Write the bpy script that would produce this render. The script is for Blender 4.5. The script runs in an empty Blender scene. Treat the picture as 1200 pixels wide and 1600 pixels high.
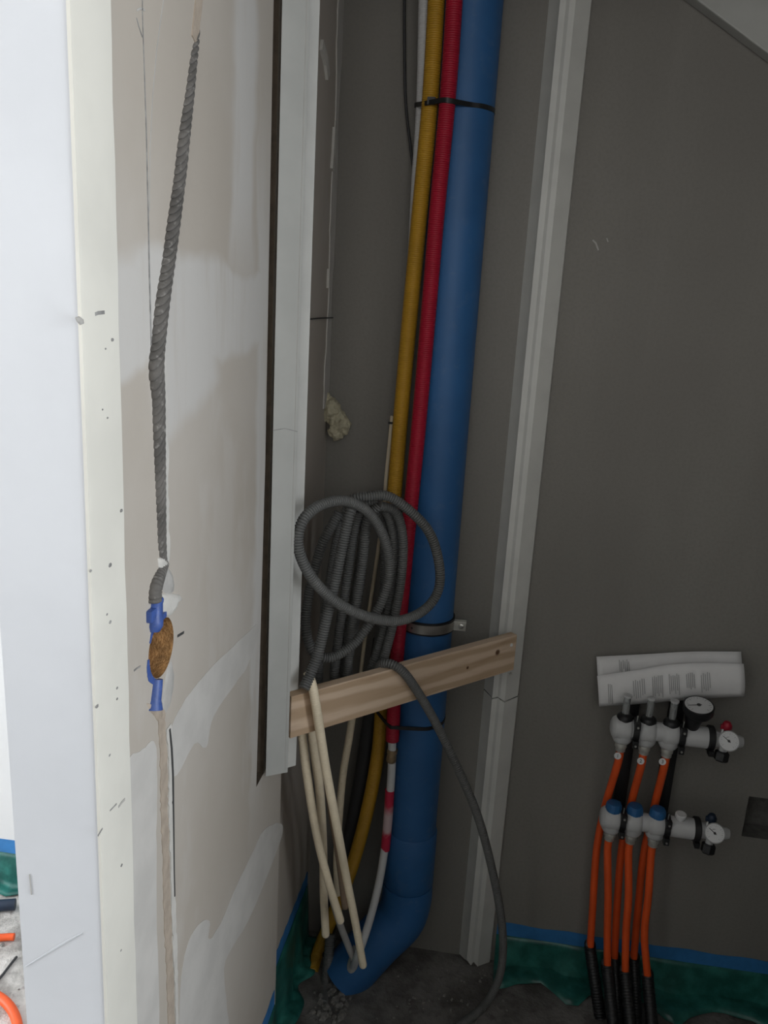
import bpy, bmesh, math, random
import numpy as np
from mathutils import Vector, Matrix
random.seed(7)
PI = math.pi
scene = bpy.context.scene
col = scene.collection

# ------------------------------------------------------------------ camera
# world: corner of the niche at the origin, +x along the back wall, -y towards the viewer, z up (metres)
FPX, CX, CY = 1300.0, 600.0, 800.0
def unit(v):
    v = np.array(v, float); return v / np.linalg.norm(v)
_down = unit([-280, 4900, FPX])
_xv = 805.0
_yv = CY - (_down[0] * (_xv - CX) + _down[2] * FPX) / _down[1]
_Y = unit([_xv - CX, _yv - CY, FPX]); _Z = -_down; _X = np.cross(_Y, _Z)
R = np.stack([_X, _Y, _Z])
CAM = np.array([0.341, -1.704, 1.55])
cam_data = bpy.data.cameras.new('camera'); cam = bpy.data.objects.new('camera', cam_data); col.objects.link(cam)
r_, u_, b_ = R @ np.array([1, 0, 0]), R @ np.array([0, -1, 0]), R @ np.array([0, 0, -1])
cam.matrix_world = Matrix(((r_[0], u_[0], b_[0], CAM[0]), (r_[1], u_[1], b_[1], CAM[1]), (r_[2], u_[2], b_[2], CAM[2]), (0, 0, 0, 1)))
cam_data.sensor_fit = 'AUTO'; cam_data.sensor_width = 36.0; cam_data.lens = FPX * 36.0 / 1600.0
cam_data.clip_start = 0.02
scene.camera = cam

# ------------------------------------------------------------------ world, window lamp, added fill lamps, exposure
world = bpy.data.worlds.new('world'); scene.world = world; world.use_nodes = True
world.node_tree.nodes['Background'].inputs[0].default_value = (0.75, 0.85, 1.0, 1)
world.node_tree.nodes['Background'].inputs[1].default_value = 1.0
WIN = dict(x=-3.0, y0=-3.0, y1=-0.5, z0=0.25, z1=2.40)         # window far left
SIDE_FILL = dict(x=1.75, y0=-1.95, y1=-1.12, z0=0.65, z1=2.25)      # opening for a lamp added on the right, brightens the near left wall
def panel_lamp(name, w, energy, face):
    ld = bpy.data.lights.new(name, 'AREA'); ld.shape = 'RECTANGLE'
    ld.size = w['y1'] - w['y0'] - 0.1; ld.size_y = w['z1'] - w['z0'] - 0.1
    ld.energy = energy; ld.color = (0.92, 0.96, 1.0)
    lo = bpy.data.objects.new(name, ld); col.objects.link(lo)
    lo.location = (w['x'] + 0.02 * face, (w['y0'] + w['y1']) / 2, (w['z0'] + w['z1']) / 2)
    lo.rotation_euler = (PI / 2, 0, -PI / 2 * face)
panel_lamp('window_daylight', WIN, 106.0, 1)
panel_lamp('side_fill', SIDE_FILL, 25.5, -1)
REAR_FILL = dict(y=-4.2, x0=-0.08, x1=1.42, z0=1.45, z1=2.42)         # opening for a lamp added behind the viewer, lights the upper niche
ld = bpy.data.lights.new('rear_fill', 'AREA'); ld.shape = 'RECTANGLE'
ld.size = REAR_FILL['x1'] - REAR_FILL['x0'] - 0.1; ld.size_y = REAR_FILL['z1'] - REAR_FILL['z0'] - 0.1; ld.energy = 19.5; ld.color = (1.0, 0.97, 0.92)
lo = bpy.data.objects.new('rear_fill', ld); col.objects.link(lo)
lo.location = ((REAR_FILL['x0'] + REAR_FILL['x1']) / 2, REAR_FILL['y'] + 0.02, (REAR_FILL['z0'] + REAR_FILL['z1']) / 2); lo.rotation_euler = (PI / 2, 0, 0)
scene.view_settings.view_transform = 'Standard'; scene.view_settings.look = 'None'
scene.view_settings.gamma = 1.0; scene.view_settings.use_curve_mapping = False
scene.view_settings.exposure = 0.0

# ------------------------------------------------------------------ points on planes of the place
def _hit(px, py, nrm, off):
    r = R @ np.array([px - CX, py - CY, FPX]); nrm = np.array(nrm, float)
    t = (off - nrm @ CAM) / (nrm @ r)
    return tuple(CAM + r * t)
def B(px, py, d=0.0): return _hit(px, py, (0, 1, 0), -d)          # d in front of the back wall
def L(px, py, d=0.0): return _hit(px, py, (1, 0, 0), d)           # d in front of the left wall
def F(px, py, z=0.0): return _hit(px, py, (0, 0, 1), z)           # z above the floor
S2 = math.sqrt(0.5)
def D(px, py, d=0.0): return _hit(px, py, (S2, -S2, 0), S2 * 0.48 + d)   # d in front of the diagonal plane of the cross batten

# ------------------------------------------------------------------ materials
def new_mat(name):
    m = bpy.data.materials.new(name); m.use_nodes = True
    nt = m.node_tree; return m, nt, nt.nodes['Principled BSDF']
def nd(nt, t, **kw):
    n = nt.nodes.new(t)
    for k, v in kw.items(): setattr(n, k, v)
    return n
def mixc(nt, fac, a, b):
    n = nd(nt, 'ShaderNodeMix', data_type='RGBA')
    for key, val in ((0, fac), (6, a), (7, b)):
        if hasattr(val, 'is_linked') or isinstance(val, bpy.types.NodeSocket): nt.links.new(val, n.inputs[key])
        else: n.inputs[key].default_value = val if key == 0 else (*val, 1)
    return n.outputs[2]
def math_(nt, op, a, b=None, c=None, clamp=False):
    n = nd(nt, 'ShaderNodeMath', operation=op); n.use_clamp = clamp
    for i, v in enumerate((a, b, c)):
        if v is None: continue
        if isinstance(v, bpy.types.NodeSocket): nt.links.new(v, n.inputs[i])
        else: n.inputs[i].default_value = v
    return n.outputs[0]
def noise(nt, vec, scale, detail=4, rough=0.55, stretch=None):
    if stretch:
        mp = nd(nt, 'ShaderNodeMapping'); mp.inputs['Scale'].default_value = stretch
        nt.links.new(vec, mp.inputs['Vector']); vec = mp.outputs[0]
    n = nd(nt, 'ShaderNodeTexNoise'); n.inputs['Scale'].default_value = scale
    n.inputs['Detail'].default_value = detail; n.inputs['Roughness'].default_value = rough
    nt.links.new(vec, n.inputs['Vector']); return n.outputs['Fac']
def ramp(nt, fac, lo, hi):
    n = nd(nt, 'ShaderNodeMapRange'); n.clamp = True; n.interpolation_type = 'SMOOTHSTEP'
    nt.links.new(fac, n.inputs[0]); n.inputs[1].default_value = lo; n.inputs[2].default_value = hi
    return n.outputs[0]
def bump(nt, p, h, strength, dist=0.01):
    b = nd(nt, 'ShaderNodeBump'); b.inputs['Strength'].default_value = strength; b.inputs['Distance'].default_value = dist
    nt.links.new(h, b.inputs['Height']); nt.links.new(b.outputs[0], p.inputs['Normal'])
def simple(name, c, rough=0.5, metal=0.0, var=0.12, scale=20, bmp=0.0, dust=0.0, spec=0.5):
    m, nt, p = new_mat(name)
    tc = nd(nt, 'ShaderNodeTexCoord').outputs['Object']
    f = noise(nt, tc, scale)
    lo = tuple(x * (1 - var) for x in c); hi = tuple(min(1, x * (1 + var)) for x in c)
    out = mixc(nt, ramp(nt, f, 0.3, 0.7), lo, hi)
    if dust:
        f2 = noise(nt, tc, scale * 6, 3)
        out = mixc(nt, math_(nt, 'MULTIPLY', ramp(nt, f2, 0.55, 0.75), dust), out, (0.45, 0.43, 0.40))
    nt.links.new(out, p.inputs['Base Color'])
    p.inputs['Roughness'].default_value = rough; p.inputs['Metallic'].default_value = metal
    p.inputs['Specular IOR Level'].default_value = spec
    if bmp: bump(nt, p, noise(nt, tc, scale * 4, 5), bmp, 0.003)
    return m
M = {}
M['white_plaster'] = simple('white_plaster', (0.69, 0.70, 0.725), 0.8, var=0.03, scale=6, bmp=0.12)
M['room_white'] = simple('room_white', (0.72, 0.72, 0.71), 0.85, var=0.03, scale=4)
M['room_ceiling'] = simple('room_ceiling', (0.62, 0.61, 0.59), 0.85, var=0.03, scale=4)
M['bead_cream'] = simple('bead_cream', (0.72, 0.70, 0.63), 0.7, var=0.04, scale=9, bmp=0.08)
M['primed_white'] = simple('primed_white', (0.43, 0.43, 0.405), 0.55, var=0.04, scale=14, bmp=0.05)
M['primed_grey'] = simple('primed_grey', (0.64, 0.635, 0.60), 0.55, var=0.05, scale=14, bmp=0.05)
M['dark_brown'] = simple('dark_brown', (0.095, 0.072, 0.05), 0.8, var=0.2, scale=60)
M['blue_pvc'] = simple('blue_pvc', (0.026, 0.118, 0.30), 0.55, var=0.10, scale=7, dust=0.05)
M['yellow'] = simple('yellow_plastic', (0.48, 0.265, 0.02), 0.5, var=0.08, scale=12)
M['red'] = simple('red_plastic', (0.40, 0.007, 0.03), 0.5, var=0.08, scale=12)
M['white_plastic'] = simple('white_plastic', (0.62, 0.62, 0.62), 0.45, var=0.04, scale=12)
M['grey_conduit'] = simple('grey_conduit', (0.115, 0.116, 0.112), 0.5, var=0.12, scale=10, dust=0.08)
M['dusty_conduit'] = simple('dusty_conduit', (0.105, 0.098, 0.09), 0.8, var=0.25, scale=30, dust=0.30)
M['cream_conduit'] = simple('cream_conduit', (0.88, 0.76, 0.56), 0.5, var=0.08, scale=14)
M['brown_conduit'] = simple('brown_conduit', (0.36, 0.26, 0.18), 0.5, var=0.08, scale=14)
M['black_tube'] = simple('black_tube', (0.035, 0.035, 0.037), 0.5, var=0.1)
M['black'] = simple('black_plastic', (0.012, 0.012, 0.013), 0.45, var=0.1)
M['steel'] = simple('steel', (0.62, 0.61, 0.58), 0.35, 0.9, var=0.1, scale=30)
M['brass'] = simple('brass', (0.45, 0.33, 0.20), 0.4, 0.7, var=0.15, scale=40)
M['zinc'] = simple('zinc', (0.50, 0.49, 0.45), 0.5, 0.4, var=0.15, scale=60)
M['foam'] = simple('foam', (0.50, 0.46, 0.33), 0.9, var=0.12, scale=60, bmp=0.5)
M['orange'] = simple('orange_pipe', (0.85, 0.11, 0.02), 0.45, var=0.08, scale=12)
M['manifold'] = simple('manifold_plastic', (0.55, 0.55, 0.55), 0.45, var=0.04, scale=20)
M['cap_blue'] = simple('cap_blue', (0.02, 0.12, 0.30), 0.5, var=0.1, scale=30)
M['dark_blue'] = simple('dark_blue', (0.012, 0.025, 0.05), 0.5, var=0.1, scale=30)
M['dark_red'] = simple('dark_red', (0.35, 0.01, 0.03), 0.5, var=0.1, scale=30)
M['box_blue'] = simple('box_blue', (0.045, 0.09, 0.29), 0.45, var=0.2, scale=60, dust=0.12)
M['dial'] = simple('dial_face', (0.72, 0.72, 0.72), 0.5, var=0.02)
M['paper'] = simple('paper', (0.80, 0.79, 0.785), 0.8, var=0.03, scale=20)
M['ink'] = simple('ink', (0.22, 0.22, 0.22), 0.8, var=0.02)
M['ink_light'] = simple('ink_light', (0.32, 0.32, 0.32), 0.8, var=0.02)
M['pencil'] = simple('pencil', (0.27, 0.265, 0.255), 0.7, var=0.3, scale=80)
M['dark_mark'] = simple('dark_mark', (0.05, 0.05, 0.05), 0.7)
M['tape_blue'] = simple('tape_blue', (0.035, 0.19, 0.46), 0.6, var=0.1, scale=30)
M['plaster_tan'] = simple('plaster_tan', (0.40, 0.335, 0.27), 0.9, var=0.12, scale=50, bmp=0.4)
M['plaster_pale'] = simple('plaster_pale', (0.58, 0.56, 0.52), 0.85, var=0.06, scale=40, bmp=0.3)
M['plaster_grey'] = simple('plaster_grey', (0.44, 0.425, 0.40), 0.9, var=0.08, scale=40, bmp=0.3)
M['hole_brown'] = simple('hole_brown', (0.40, 0.22, 0.085), 0.9, var=0.35, scale=70, bmp=0.8)
M['hole_dark'] = simple('hole_dark', (0.13, 0.125, 0.115), 0.9, var=0.2, scale=70, bmp=0.5)
M['rubble'] = simple('rubble', (0.20, 0.19, 0.175), 0.95, var=0.3, scale=90, bmp=0.5)

def make_film():
    m, nt, p = new_mat('green_film')
    tc = nd(nt, 'ShaderNodeTexCoord').outputs['Object']
    f = noise(nt, tc, 25, 5)
    nt.links.new(mixc(nt, ramp(nt, f, 0.35, 0.7), (0.014, 0.105, 0.088), (0.04, 0.23, 0.19)), p.inputs['Base Color'])
    p.inputs['Roughness'].default_value = 0.3
    p.inputs['Transmission Weight'].default_value = 0.15
    return m
M['film'] = make_film()
def make_glass():
    m, nt, p = new_mat('clear_glass')
    p.inputs['Base Color'].default_value = (0.9, 0.92, 0.92, 1); p.inputs['Roughness'].default_value = 0.08
    p.inputs['Transmission Weight'].default_value = 0.85; p.inputs['IOR'].default_value = 1.3
    return m
M['glass'] = make_glass()

def make_backwall():
    m, nt, p = new_mat('grey_board')
    tc = nd(nt, 'ShaderNodeTexCoord').outputs['Object']
    a = noise(nt, tc, 2.2, 4, 0.6, (1, 1, 0.35)); b = noise(nt, tc, 160, 2)
    c = mixc(nt, ramp(nt, a, 0.3, 0.7), (0.205, 0.193, 0.174), (0.25, 0.237, 0.215))
    c = mixc(nt, math_(nt, 'MULTIPLY', ramp(nt, b, 0.35, 0.75), 0.25), c, (0.17, 0.158, 0.14))
    s = noise(nt, tc, 14, 3, 0.5, (1, 1, 0.06))
    c = mixc(nt, math_(nt, 'MULTIPLY', ramp(nt, s, 0.6, 0.8), 0.15), c, (0.31, 0.295, 0.27))
    nt.links.new(c, p.inputs['Base Color']); p.inputs['Roughness'].default_value = 0.85
    bump(nt, p, b, 0.12, 0.002); return m
M['grey_board'] = make_backwall()

def make_leftwall():
    """beige board, skimmed in lighter smears along joints, with grey trowel marks"""
    m, nt, p = new_mat('skimmed_wall')
    tc = nd(nt, 'ShaderNodeTexCoord').outputs['Object']
    dn = nd(nt, 'ShaderNodeTexNoise'); dn.inputs['Scale'].default_value = 7; dn.inputs['Detail'].default_value = 3
    nt.links.new(tc, dn.inputs['Vector'])
    vm = nd(nt, 'ShaderNodeVectorMath', operation='SUBTRACT'); nt.links.new(dn.outputs['Color'], vm.inputs[0]); vm.inputs[1].default_value = (0.5, 0.5, 0.5)
    vs = nd(nt, 'ShaderNodeVectorMath', operation='SCALE'); nt.links.new(vm.outputs[0], vs.inputs[0]); vs.inputs['Scale'].default_value = 0.09
    va = nd(nt, 'ShaderNodeVectorMath', operation='ADD'); nt.links.new(tc, va.inputs[0]); nt.links.new(vs.outputs[0], va.inputs[1])
    sx = nd(nt, 'ShaderNodeSeparateXYZ'); nt.links.new(va.outputs[0], sx.inputs[0]); Yc, Zc = sx.outputs[1], sx.outputs[2]
    def patch(y, z, hy, hz, ang=0.0, soft=0.25):
        ca, sa = math.cos(ang), math.sin(ang)
        dy = math_(nt, 'SUBTRACT', Yc, y); dz = math_(nt, 'SUBTRACT', Zc, z)
        a = math_(nt, 'ADD', math_(nt, 'MULTIPLY', dy, ca / hy), math_(nt, 'MULTIPLY', dz, sa / hy))
        b = math_(nt, 'ADD', math_(nt, 'MULTIPLY', dy, -sa / hz), math_(nt, 'MULTIPLY', dz, ca / hz))
        d = math_(nt, 'MAXIMUM', math_(nt, 'ABSOLUTE', a), math_(nt, 'ABSOLUTE', b))
        n = nd(nt, 'ShaderNodeMapRange'); n.interpolation_type = 'SMOOTHSTEP'; n.clamp = True
        nt.links.new(d, n.inputs[0]); n.inputs[1].default_value = 1 + soft * 0.3; n.inputs[2].default_value = 1 - soft; return n.outputs[0]
    base = mixc(nt, ramp(nt, noise(nt, tc, 3.0, 4), 0.35, 0.7), (0.445, 0.40, 0.345), (0.485, 0.445, 0.395))
    light = (0.555, 0.535, 0.505)
    masks = [patch(-0.78, 1.515, 0.30, 0.055), patch(-0.66, 1.80, 0.055, 0.26, 0, 0.5), patch(-0.84, 1.465, 0.10, 0.055, 0.3, 0.4),
             patch(-0.56, 1.25, 0.035, 0.55, 0, 0.5)]
    mk = masks[0]
    for q in masks[1:]: mk = math_(nt, 'MAXIMUM', mk, q)
    streak = noise(nt, tc, 9, 4, 0.6, (1, 2.2, 0.35))
    mk = math_(nt, 'MULTIPLY', mk, ramp(nt, streak, 0.2, 0.55))
    c = mixc(nt, mk, base, light)
    tr = noise(nt, tc, 1.7, 5, 0.65, (1, 1.6, 0.8))
    c = mixc(nt, math_(nt, 'MULTIPLY', ramp(nt, tr, 0.56, 0.62), 0.25), c, light)
    c = mixc(nt, math_(nt, 'MULTIPLY', ramp(nt, noise(nt, tc, 220, 2), 0.62, 0.8), 0.12), c, (0.35, 0.32, 0.28))
    nt.links.new(c, p.inputs['Base Color']); p.inputs['Roughness'].default_value = 0.8
    bump(nt, p, noise(nt, tc, 30, 5), 0.12, 0.004); return m
M['skimmed'] = make_leftwall()

def make_wood():
    m, nt, p = new_mat('rough_pine')
    tc = nd(nt, 'ShaderNodeTexCoord').outputs['Object']
    mp = nd(nt, 'ShaderNodeMapping'); mp.inputs['Scale'].default_value = (0.9, 5, 5); nt.links.new(tc, mp.inputs['Vector'])
    w = nd(nt, 'ShaderNodeTexWave', wave_type='BANDS', bands_direction='Z'); w.inputs['Scale'].default_value = 2.2
    w.inputs['Distortion'].default_value = 7.0; w.inputs['Detail'].default_value = 3; w.inputs['Detail Scale'].default_value = 1.2
    nt.links.new(mp.outputs[0], w.inputs['Vector'])
    g = noise(nt, tc, 60, 4, 0.6, (0.12, 1, 1))
    c = mixc(nt, ramp(nt, w.outputs['Fac'], 0.15, 0.95), (0.53, 0.375, 0.245), (0.72, 0.55, 0.40))
    c = mixc(nt, math_(nt, 'MULTIPLY', ramp(nt, g, 0.5, 0.75), 0.35), c, (0.34, 0.20, 0.10))
    # two dark knots
    sx = nd(nt, 'ShaderNodeSeparateXYZ'); nt.links.new(tc, sx.inputs[0])
    for kx, kz, rr in ((0.215, 0.012, 0.0065), (0.135, -0.003, 0.0035), (-0.215, 0.0, 0.004)):
        a = math_(nt, 'SUBTRACT', sx.outputs[0], kx); b = math_(nt, 'SUBTRACT', sx.outputs[2], kz)
        d = math_(nt, 'SQRT', math_(nt, 'ADD', math_(nt, 'MULTIPLY', a, a), math_(nt, 'MULTIPLY', b, b)))
        n = nd(nt, 'ShaderNodeMapRange'); n.interpolation_type = 'SMOOTHSTEP'; nt.links.new(d, n.inputs[0]); n.inputs[1].default_value = rr * 1.3; n.inputs[2].default_value = rr * 0.5
        c = mixc(nt, n.outputs[0], c, (0.13, 0.065, 0.03))
    nt.links.new(c, p.inputs['Base Color']); p.inputs['Roughness'].default_value = 0.8
    bump(nt, p, g, 0.3, 0.002); return m
M['pine'] = make_wood()

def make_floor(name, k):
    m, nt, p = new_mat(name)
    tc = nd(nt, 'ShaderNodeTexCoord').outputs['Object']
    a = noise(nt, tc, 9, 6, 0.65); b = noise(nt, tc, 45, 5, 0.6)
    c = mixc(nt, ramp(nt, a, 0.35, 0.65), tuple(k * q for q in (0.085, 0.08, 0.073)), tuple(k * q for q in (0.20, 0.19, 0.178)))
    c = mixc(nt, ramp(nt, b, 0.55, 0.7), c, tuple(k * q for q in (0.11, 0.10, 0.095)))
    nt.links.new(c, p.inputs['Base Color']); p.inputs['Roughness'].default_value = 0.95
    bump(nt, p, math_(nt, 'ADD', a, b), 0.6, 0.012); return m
M['concrete'] = make_floor('dusty_concrete', 1.0); M['pale_floor'] = make_floor('pale_floor', 3.3)

# red and white wrap: print along the tube (uses z height of the wrap itself)
def make_wrap():
    m, nt, p = new_mat('red_white_wrap')
    tc = nd(nt, 'ShaderNodeTexCoord').outputs['Object']
    sx = nd(nt, 'ShaderNodeSeparateXYZ'); nt.links.new(tc, sx.inputs[0])
    rp = nd(nt, 'ShaderNodeValToRGB'); cr = rp.color_ramp
    z = math_(nt, 'ADD', sx.outputs[2], math_(nt, 'MULTIPLY', math_(nt, 'SUBTRACT', noise(nt, tc, 120, 2), 0.5), 0.02))
    n = nd(nt, 'ShaderNodeMapRange'); nt.links.new(z, n.inputs[0]); n.inputs[1].default_value = 0.3556; n.inputs[2].default_value = 0.508
    nt.links.new(n.outputs[0], rp.inputs[0])
    red, pale = (0.52, 0.02, 0.06, 1), (0.60, 0.45, 0.46, 1)
    cr.elements[0].position = 0.0; cr.elements[0].color = red; cr.elements[1].position = 1.0; cr.elements[1].color = red
    for q, cc in ((0.26, red), (0.36, pale), (0.60, pale), (0.78, red)):
        e = cr.elements.new(q); e.color = cc
    nt.links.new(rp.outputs[0], p.inputs['Base Color']); p.inputs['Roughness'].default_value = 0.5; return m
M['wrap'] = make_wrap()

# ------------------------------------------------------------------ mesh helpers
class MB:
    def __init__(s): s.v = []; s.f = []; s.m = []; s.mats = []; s.cur = 0
    def mat(s, key):
        if key not in s.mats: s.mats.append(key)
        s.cur = s.mats.index(key); return s
    def add(s, vs, fs):
        o = len(s.v); s.v += [tuple(float(c) for c in q) for q in vs]
        for f in fs: s.f.append(tuple(i + o for i in f)); s.m.append(s.cur)
        return s
    def box(s, a, b):
        (x0, y0, z0), (x1, y1, z1) = a, b
        v = [(x0, y0, z0), (x1, y0, z0), (x1, y1, z0), (x0, y1, z0), (x0, y0, z1), (x1, y0, z1), (x1, y1, z1), (x0, y1, z1)]
        return s.add(v, [(0, 3, 2, 1), (4, 5, 6, 7), (0, 1, 5, 4), (1, 2, 6, 5), (2, 3, 7, 6), (3, 0, 4, 7)])
    def prism(s, poly, z0, z1, dz=None):
        n = len(poly); dz = dz or [0] * n
        v = [(x, y, z0 + d) for (x, y), d in zip(poly, dz)] + [(x, y, z1) for x, y in poly]
        fs = [(i, (i + 1) % n, n + (i + 1) % n, n + i) for i in range(n)]
        return s.add(v, fs + [tuple(range(n - 1, -1, -1)), tuple(range(n, 2 * n))])
    def lathe(s, prof, org, axis, seg=24, cap=True):
        """prof: (radius, height) along axis from org"""
        a = Vector(axis).normalized(); h = Vector((0, 0, 1)) if abs(a.z) < 0.9 else Vector((1, 0, 0))
        u = a.cross(h).normalized(); w = a.cross(u); o = Vector(org); v = []
        for r, t in prof:
            for k in range(seg):
                th = 2 * PI * k / seg
                v.append(tuple(o + a * t + (u * math.cos(th) + w * math.sin(th)) * max(r, 1e-5)))
        fs = []
        for i in range(len(prof) - 1):
            for k in range(seg):
                k2 = (k + 1) % seg
                fs.append((i * seg + k, i * seg + k2, (i + 1) * seg + k2, (i + 1) * seg + k))
        if cap:
            fs.append(tuple(range(seg - 1, -1, -1))); fs.append(tuple((len(prof) - 1) * seg + k for k in range(seg)))
        return s.add(v, fs)
    def cyl(s, p0, p1, r0, r1=None, seg=20, bev=0.0):
        r1 = r0 if r1 is None else r1
        d = Vector(p1) - Vector(p0); h = d.length
        pr = [(r0, 0), (r1, h)] if not bev else [(r0 - bev, 0), (r0, bev), (r1, h - bev), (r1 - bev, h)]
        return s.lathe(pr, p0, d, seg)
    def tube(s, pts, r, seg=12, pitch=None, amp=0.0012, step=0.012, cap=True, closed=False, round_end=False, skew=0.0):
        """swept tube; pitch = spacing of corrugation ribs; r = number or function of (0..1)"""
        path = smooth(pts, 0.25e-2)
        ln = [0.0]
        for a, b in zip(path, path[1:]): ln.append(ln[-1] + (b - a).length)
        T = ln[-1]; ds = (pitch / 4.0) if pitch else step
        n = max(2, int(T / ds)); rings = []
        j = 0; xs = []
        for i in range(n + 1):
            q = T * i / n
            while j < len(ln) - 2 and ln[j + 1] < q: j += 1
            f = (q - ln[j]) / max(1e-9, ln[j + 1] - ln[j])
            xs.append((path[j].lerp(path[j + 1], f), q))
        rf = r if callable(r) else (lambda t: r)
        up = None; v = []
        wave = (0, 0.85, 1, 0.85)
        rad = []
        for i, (p, q) in enumerate(xs):
            t = (xs[min(i + 1, n)][0] - xs[max(i - 1, 0)][0]).normalized()
            if up is None:
                h = Vector((0, 0, 1)) if abs(t.z) < 0.9 else Vector((1, 0, 0)); up = t.cross(h).normalized()
            up = (up - t * up.dot(t)).normalized(); w = t.cross(up)
            rr = rf(q / T)
            if pitch: rr -= amp * (1 - wave[i % 4])
            if round_end:
                e = T - q
                if e < rr: rr *= math.sqrt(max(0.02, 1 - (1 - e / rr) ** 2))
            for k in range(seg):
                th = 2 * PI * k / seg
                q_ = (up * math.cos(th) + w * math.sin(th)) * rr
                v.append(tuple(p + q_ - t * (skew * q_.y)))
        fs = []
        for i in range(n):
            for k in range(seg):
                k2 = (k + 1) % seg
                fs.append((i * seg + k, i * seg + k2, (i + 1) * seg + k2, (i + 1) * seg + k))
        if cap: fs.append(tuple(range(seg - 1, -1, -1))); fs.append(tuple(n * seg + k for k in range(seg)))
        return s.add(v, fs)
    def build(s, name, mat=None, parent=None, smooth_angle=0.7, bevel=0.0):
        me = bpy.data.meshes.new(name); me.from_pydata(s.v, [], s.f)
        if mat: me.materials.append(M[mat])
        else:
            for k in s.mats: me.materials.append(M[k])
            me.polygons.foreach_set('material_index', s.m)
        bm = bmesh.new(); bm.from_mesh(me)
        if bevel:
            ed = [e for e in bm.edges if len(e.link_faces) == 2 and e.calc_face_angle(0) > 0.5]
            bmesh.ops.bevel(bm, geom=ed, offset=bevel, segments=2, affect='EDGES', profile=0.6)
        bmesh.ops.recalc_face_normals(bm, faces=bm.faces); bm.to_mesh(me); bm.free()
        if smooth_angle:
            me.polygons.foreach_set('use_smooth', [True] * len(me.polygons)); me.set_sharp_from_angle(angle=smooth_angle)
        me.update()
        o = bpy.data.objects.new(name, me); col.objects.link(o)
        if parent is not None: o.parent = parent; o.matrix_parent_inverse = Matrix.Translation(-Vector(parent.location))
        return o
def smooth(pts, step):
    P = [Vector(p) for p in pts]
    if len(P) == 2: P = [P[0], P[0].lerp(P[1], 0.5), P[1]]
    Q = [P[0] * 2 - P[1]] + P + [P[-1] * 2 - P[-2]]; out = []
    for i in range(1, len(Q) - 2):
        p0, p1, p2, p3 = Q[i - 1], Q[i], Q[i + 1], Q[i + 2]
        # centripetal-like Catmull-Rom
        k = max(2, int((p2 - p1).length / max(step, 0.004)))
        for j in range(k):
            t = j / k
            out.append(0.5 * ((2 * p1) + (p2 - p0) * t + (2 * p0 - 5 * p1 + 4 * p2 - p3) * t * t + (3 * p1 - p0 - 3 * p2 + p3) * t ** 3))
    out.append(P[-1]); return out
def tag(o, label, cat, group=None, kind=None):
    o['label'] = label; o['category'] = cat
    if group: o['group'] = group
    if kind: o['kind'] = kind
    return o
def struct(o): o['kind'] = 'structure'; return o
def thing(name, loc, label, cat, group=None):
    o = bpy.data.objects.new(name, None); o.location = loc; o.empty_display_size = 0.02; col.objects.link(o)
    return tag(o, label, cat, group)
def tube_obj(name, pts, r, mat, parent=None, **kw):
    return MB().tube(pts, r, **kw).build(name, mat, parent, smooth_angle=1.2)
def boolean_cut(o, cutter):
    md = o.modifiers.new('cut', 'BOOLEAN'); md.operation = 'DIFFERENCE'; md.object = cutter; md.solver = 'EXACT'; md.material_mode = 'TRANSFER'
    bpy.context.view_layer.update()
    dg = bpy.context.evaluated_depsgraph_get()
    me = bpy.data.meshes.new_from_object(o.evaluated_get(dg), preserve_all_data_layers=True, depsgraph=dg)
    o.modifiers.clear(); o.data = me; bpy.data.objects.remove(cutter, do_unlink=True)
def decal(name, pts, width, mat, parent, nrm, lift=0.0006, thick=0.0008):
    """thin raised strip through points on a plane with normal nrm; width = number or list"""
    P = [Vector(p) for p in pts]; N = Vector(nrm); v = []; n = len(P)
    ws = width if isinstance(width, (list, tuple)) else [width] * n
    for i, p in enumerate(P):
        t = (P[min(i + 1, n - 1)] - P[max(i - 1, 0)]).normalized(); s = t.cross(N).normalized()
        for a, b in ((-1, -0.0002), (-1, lift), (1, lift), (1, -0.0002)): v.append(tuple(p + s * a * ws[i] / 2 + N * b))
    fs = []
    for i in range(n - 1):
        for a, b in ((0, 1), (1, 2), (2, 3)): fs.append((i * 4 + a, i * 4 + b, i * 4 + 4 + b, i * 4 + 4 + a))
    fs += [(0, 1, 2, 3), (n * 4 - 1, n * 4 - 2, n * 4 - 3, n * 4 - 4)]
    return MB().add(v, fs).build(name, mat, parent, smooth_angle=None)
def blob(name, pts, mat, parent, nrm, lift=0.003):
    """low mound with an irregular outline pts on a plane"""
    P = [Vector(p) for p in pts]; N = Vector(nrm); c = sum(P, Vector()) / len(P); n = len(P)
    v = [tuple(p - N * 0.0005) for p in P] + [tuple(c.lerp(p, 0.82) + N * lift * 0.8) for p in P] + [tuple(c.lerp(p, 0.4) + N * lift) for p in P] + [tuple(c + N * lift)]
    fs = []
    for r in range(2):
        for i in range(n): j = (i + 1) % n; fs.append((r * n + i, r * n + j, (r + 1) * n + j, (r + 1) * n + i))
    for i in range(n): fs.append((2 * n + i, 2 * n + (i + 1) % n, 3 * n))
    return MB().add(v, fs).build(name, mat, parent, smooth_angle=1.0)

# ================================================================== STRUCTURE
HC = 2.62                                   # ceiling height
XR, YF, XL = 1.75, -4.2, -3.0               # right wall, wall behind the viewer, window wall
# floor
fm = MB(); fm.box((-0.04, YF - 0.2, -0.12), (XR + 0.2, 0.2, 0.0)); floor = struct(fm.build('floor', 'concrete', smooth_angle=None))
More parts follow.
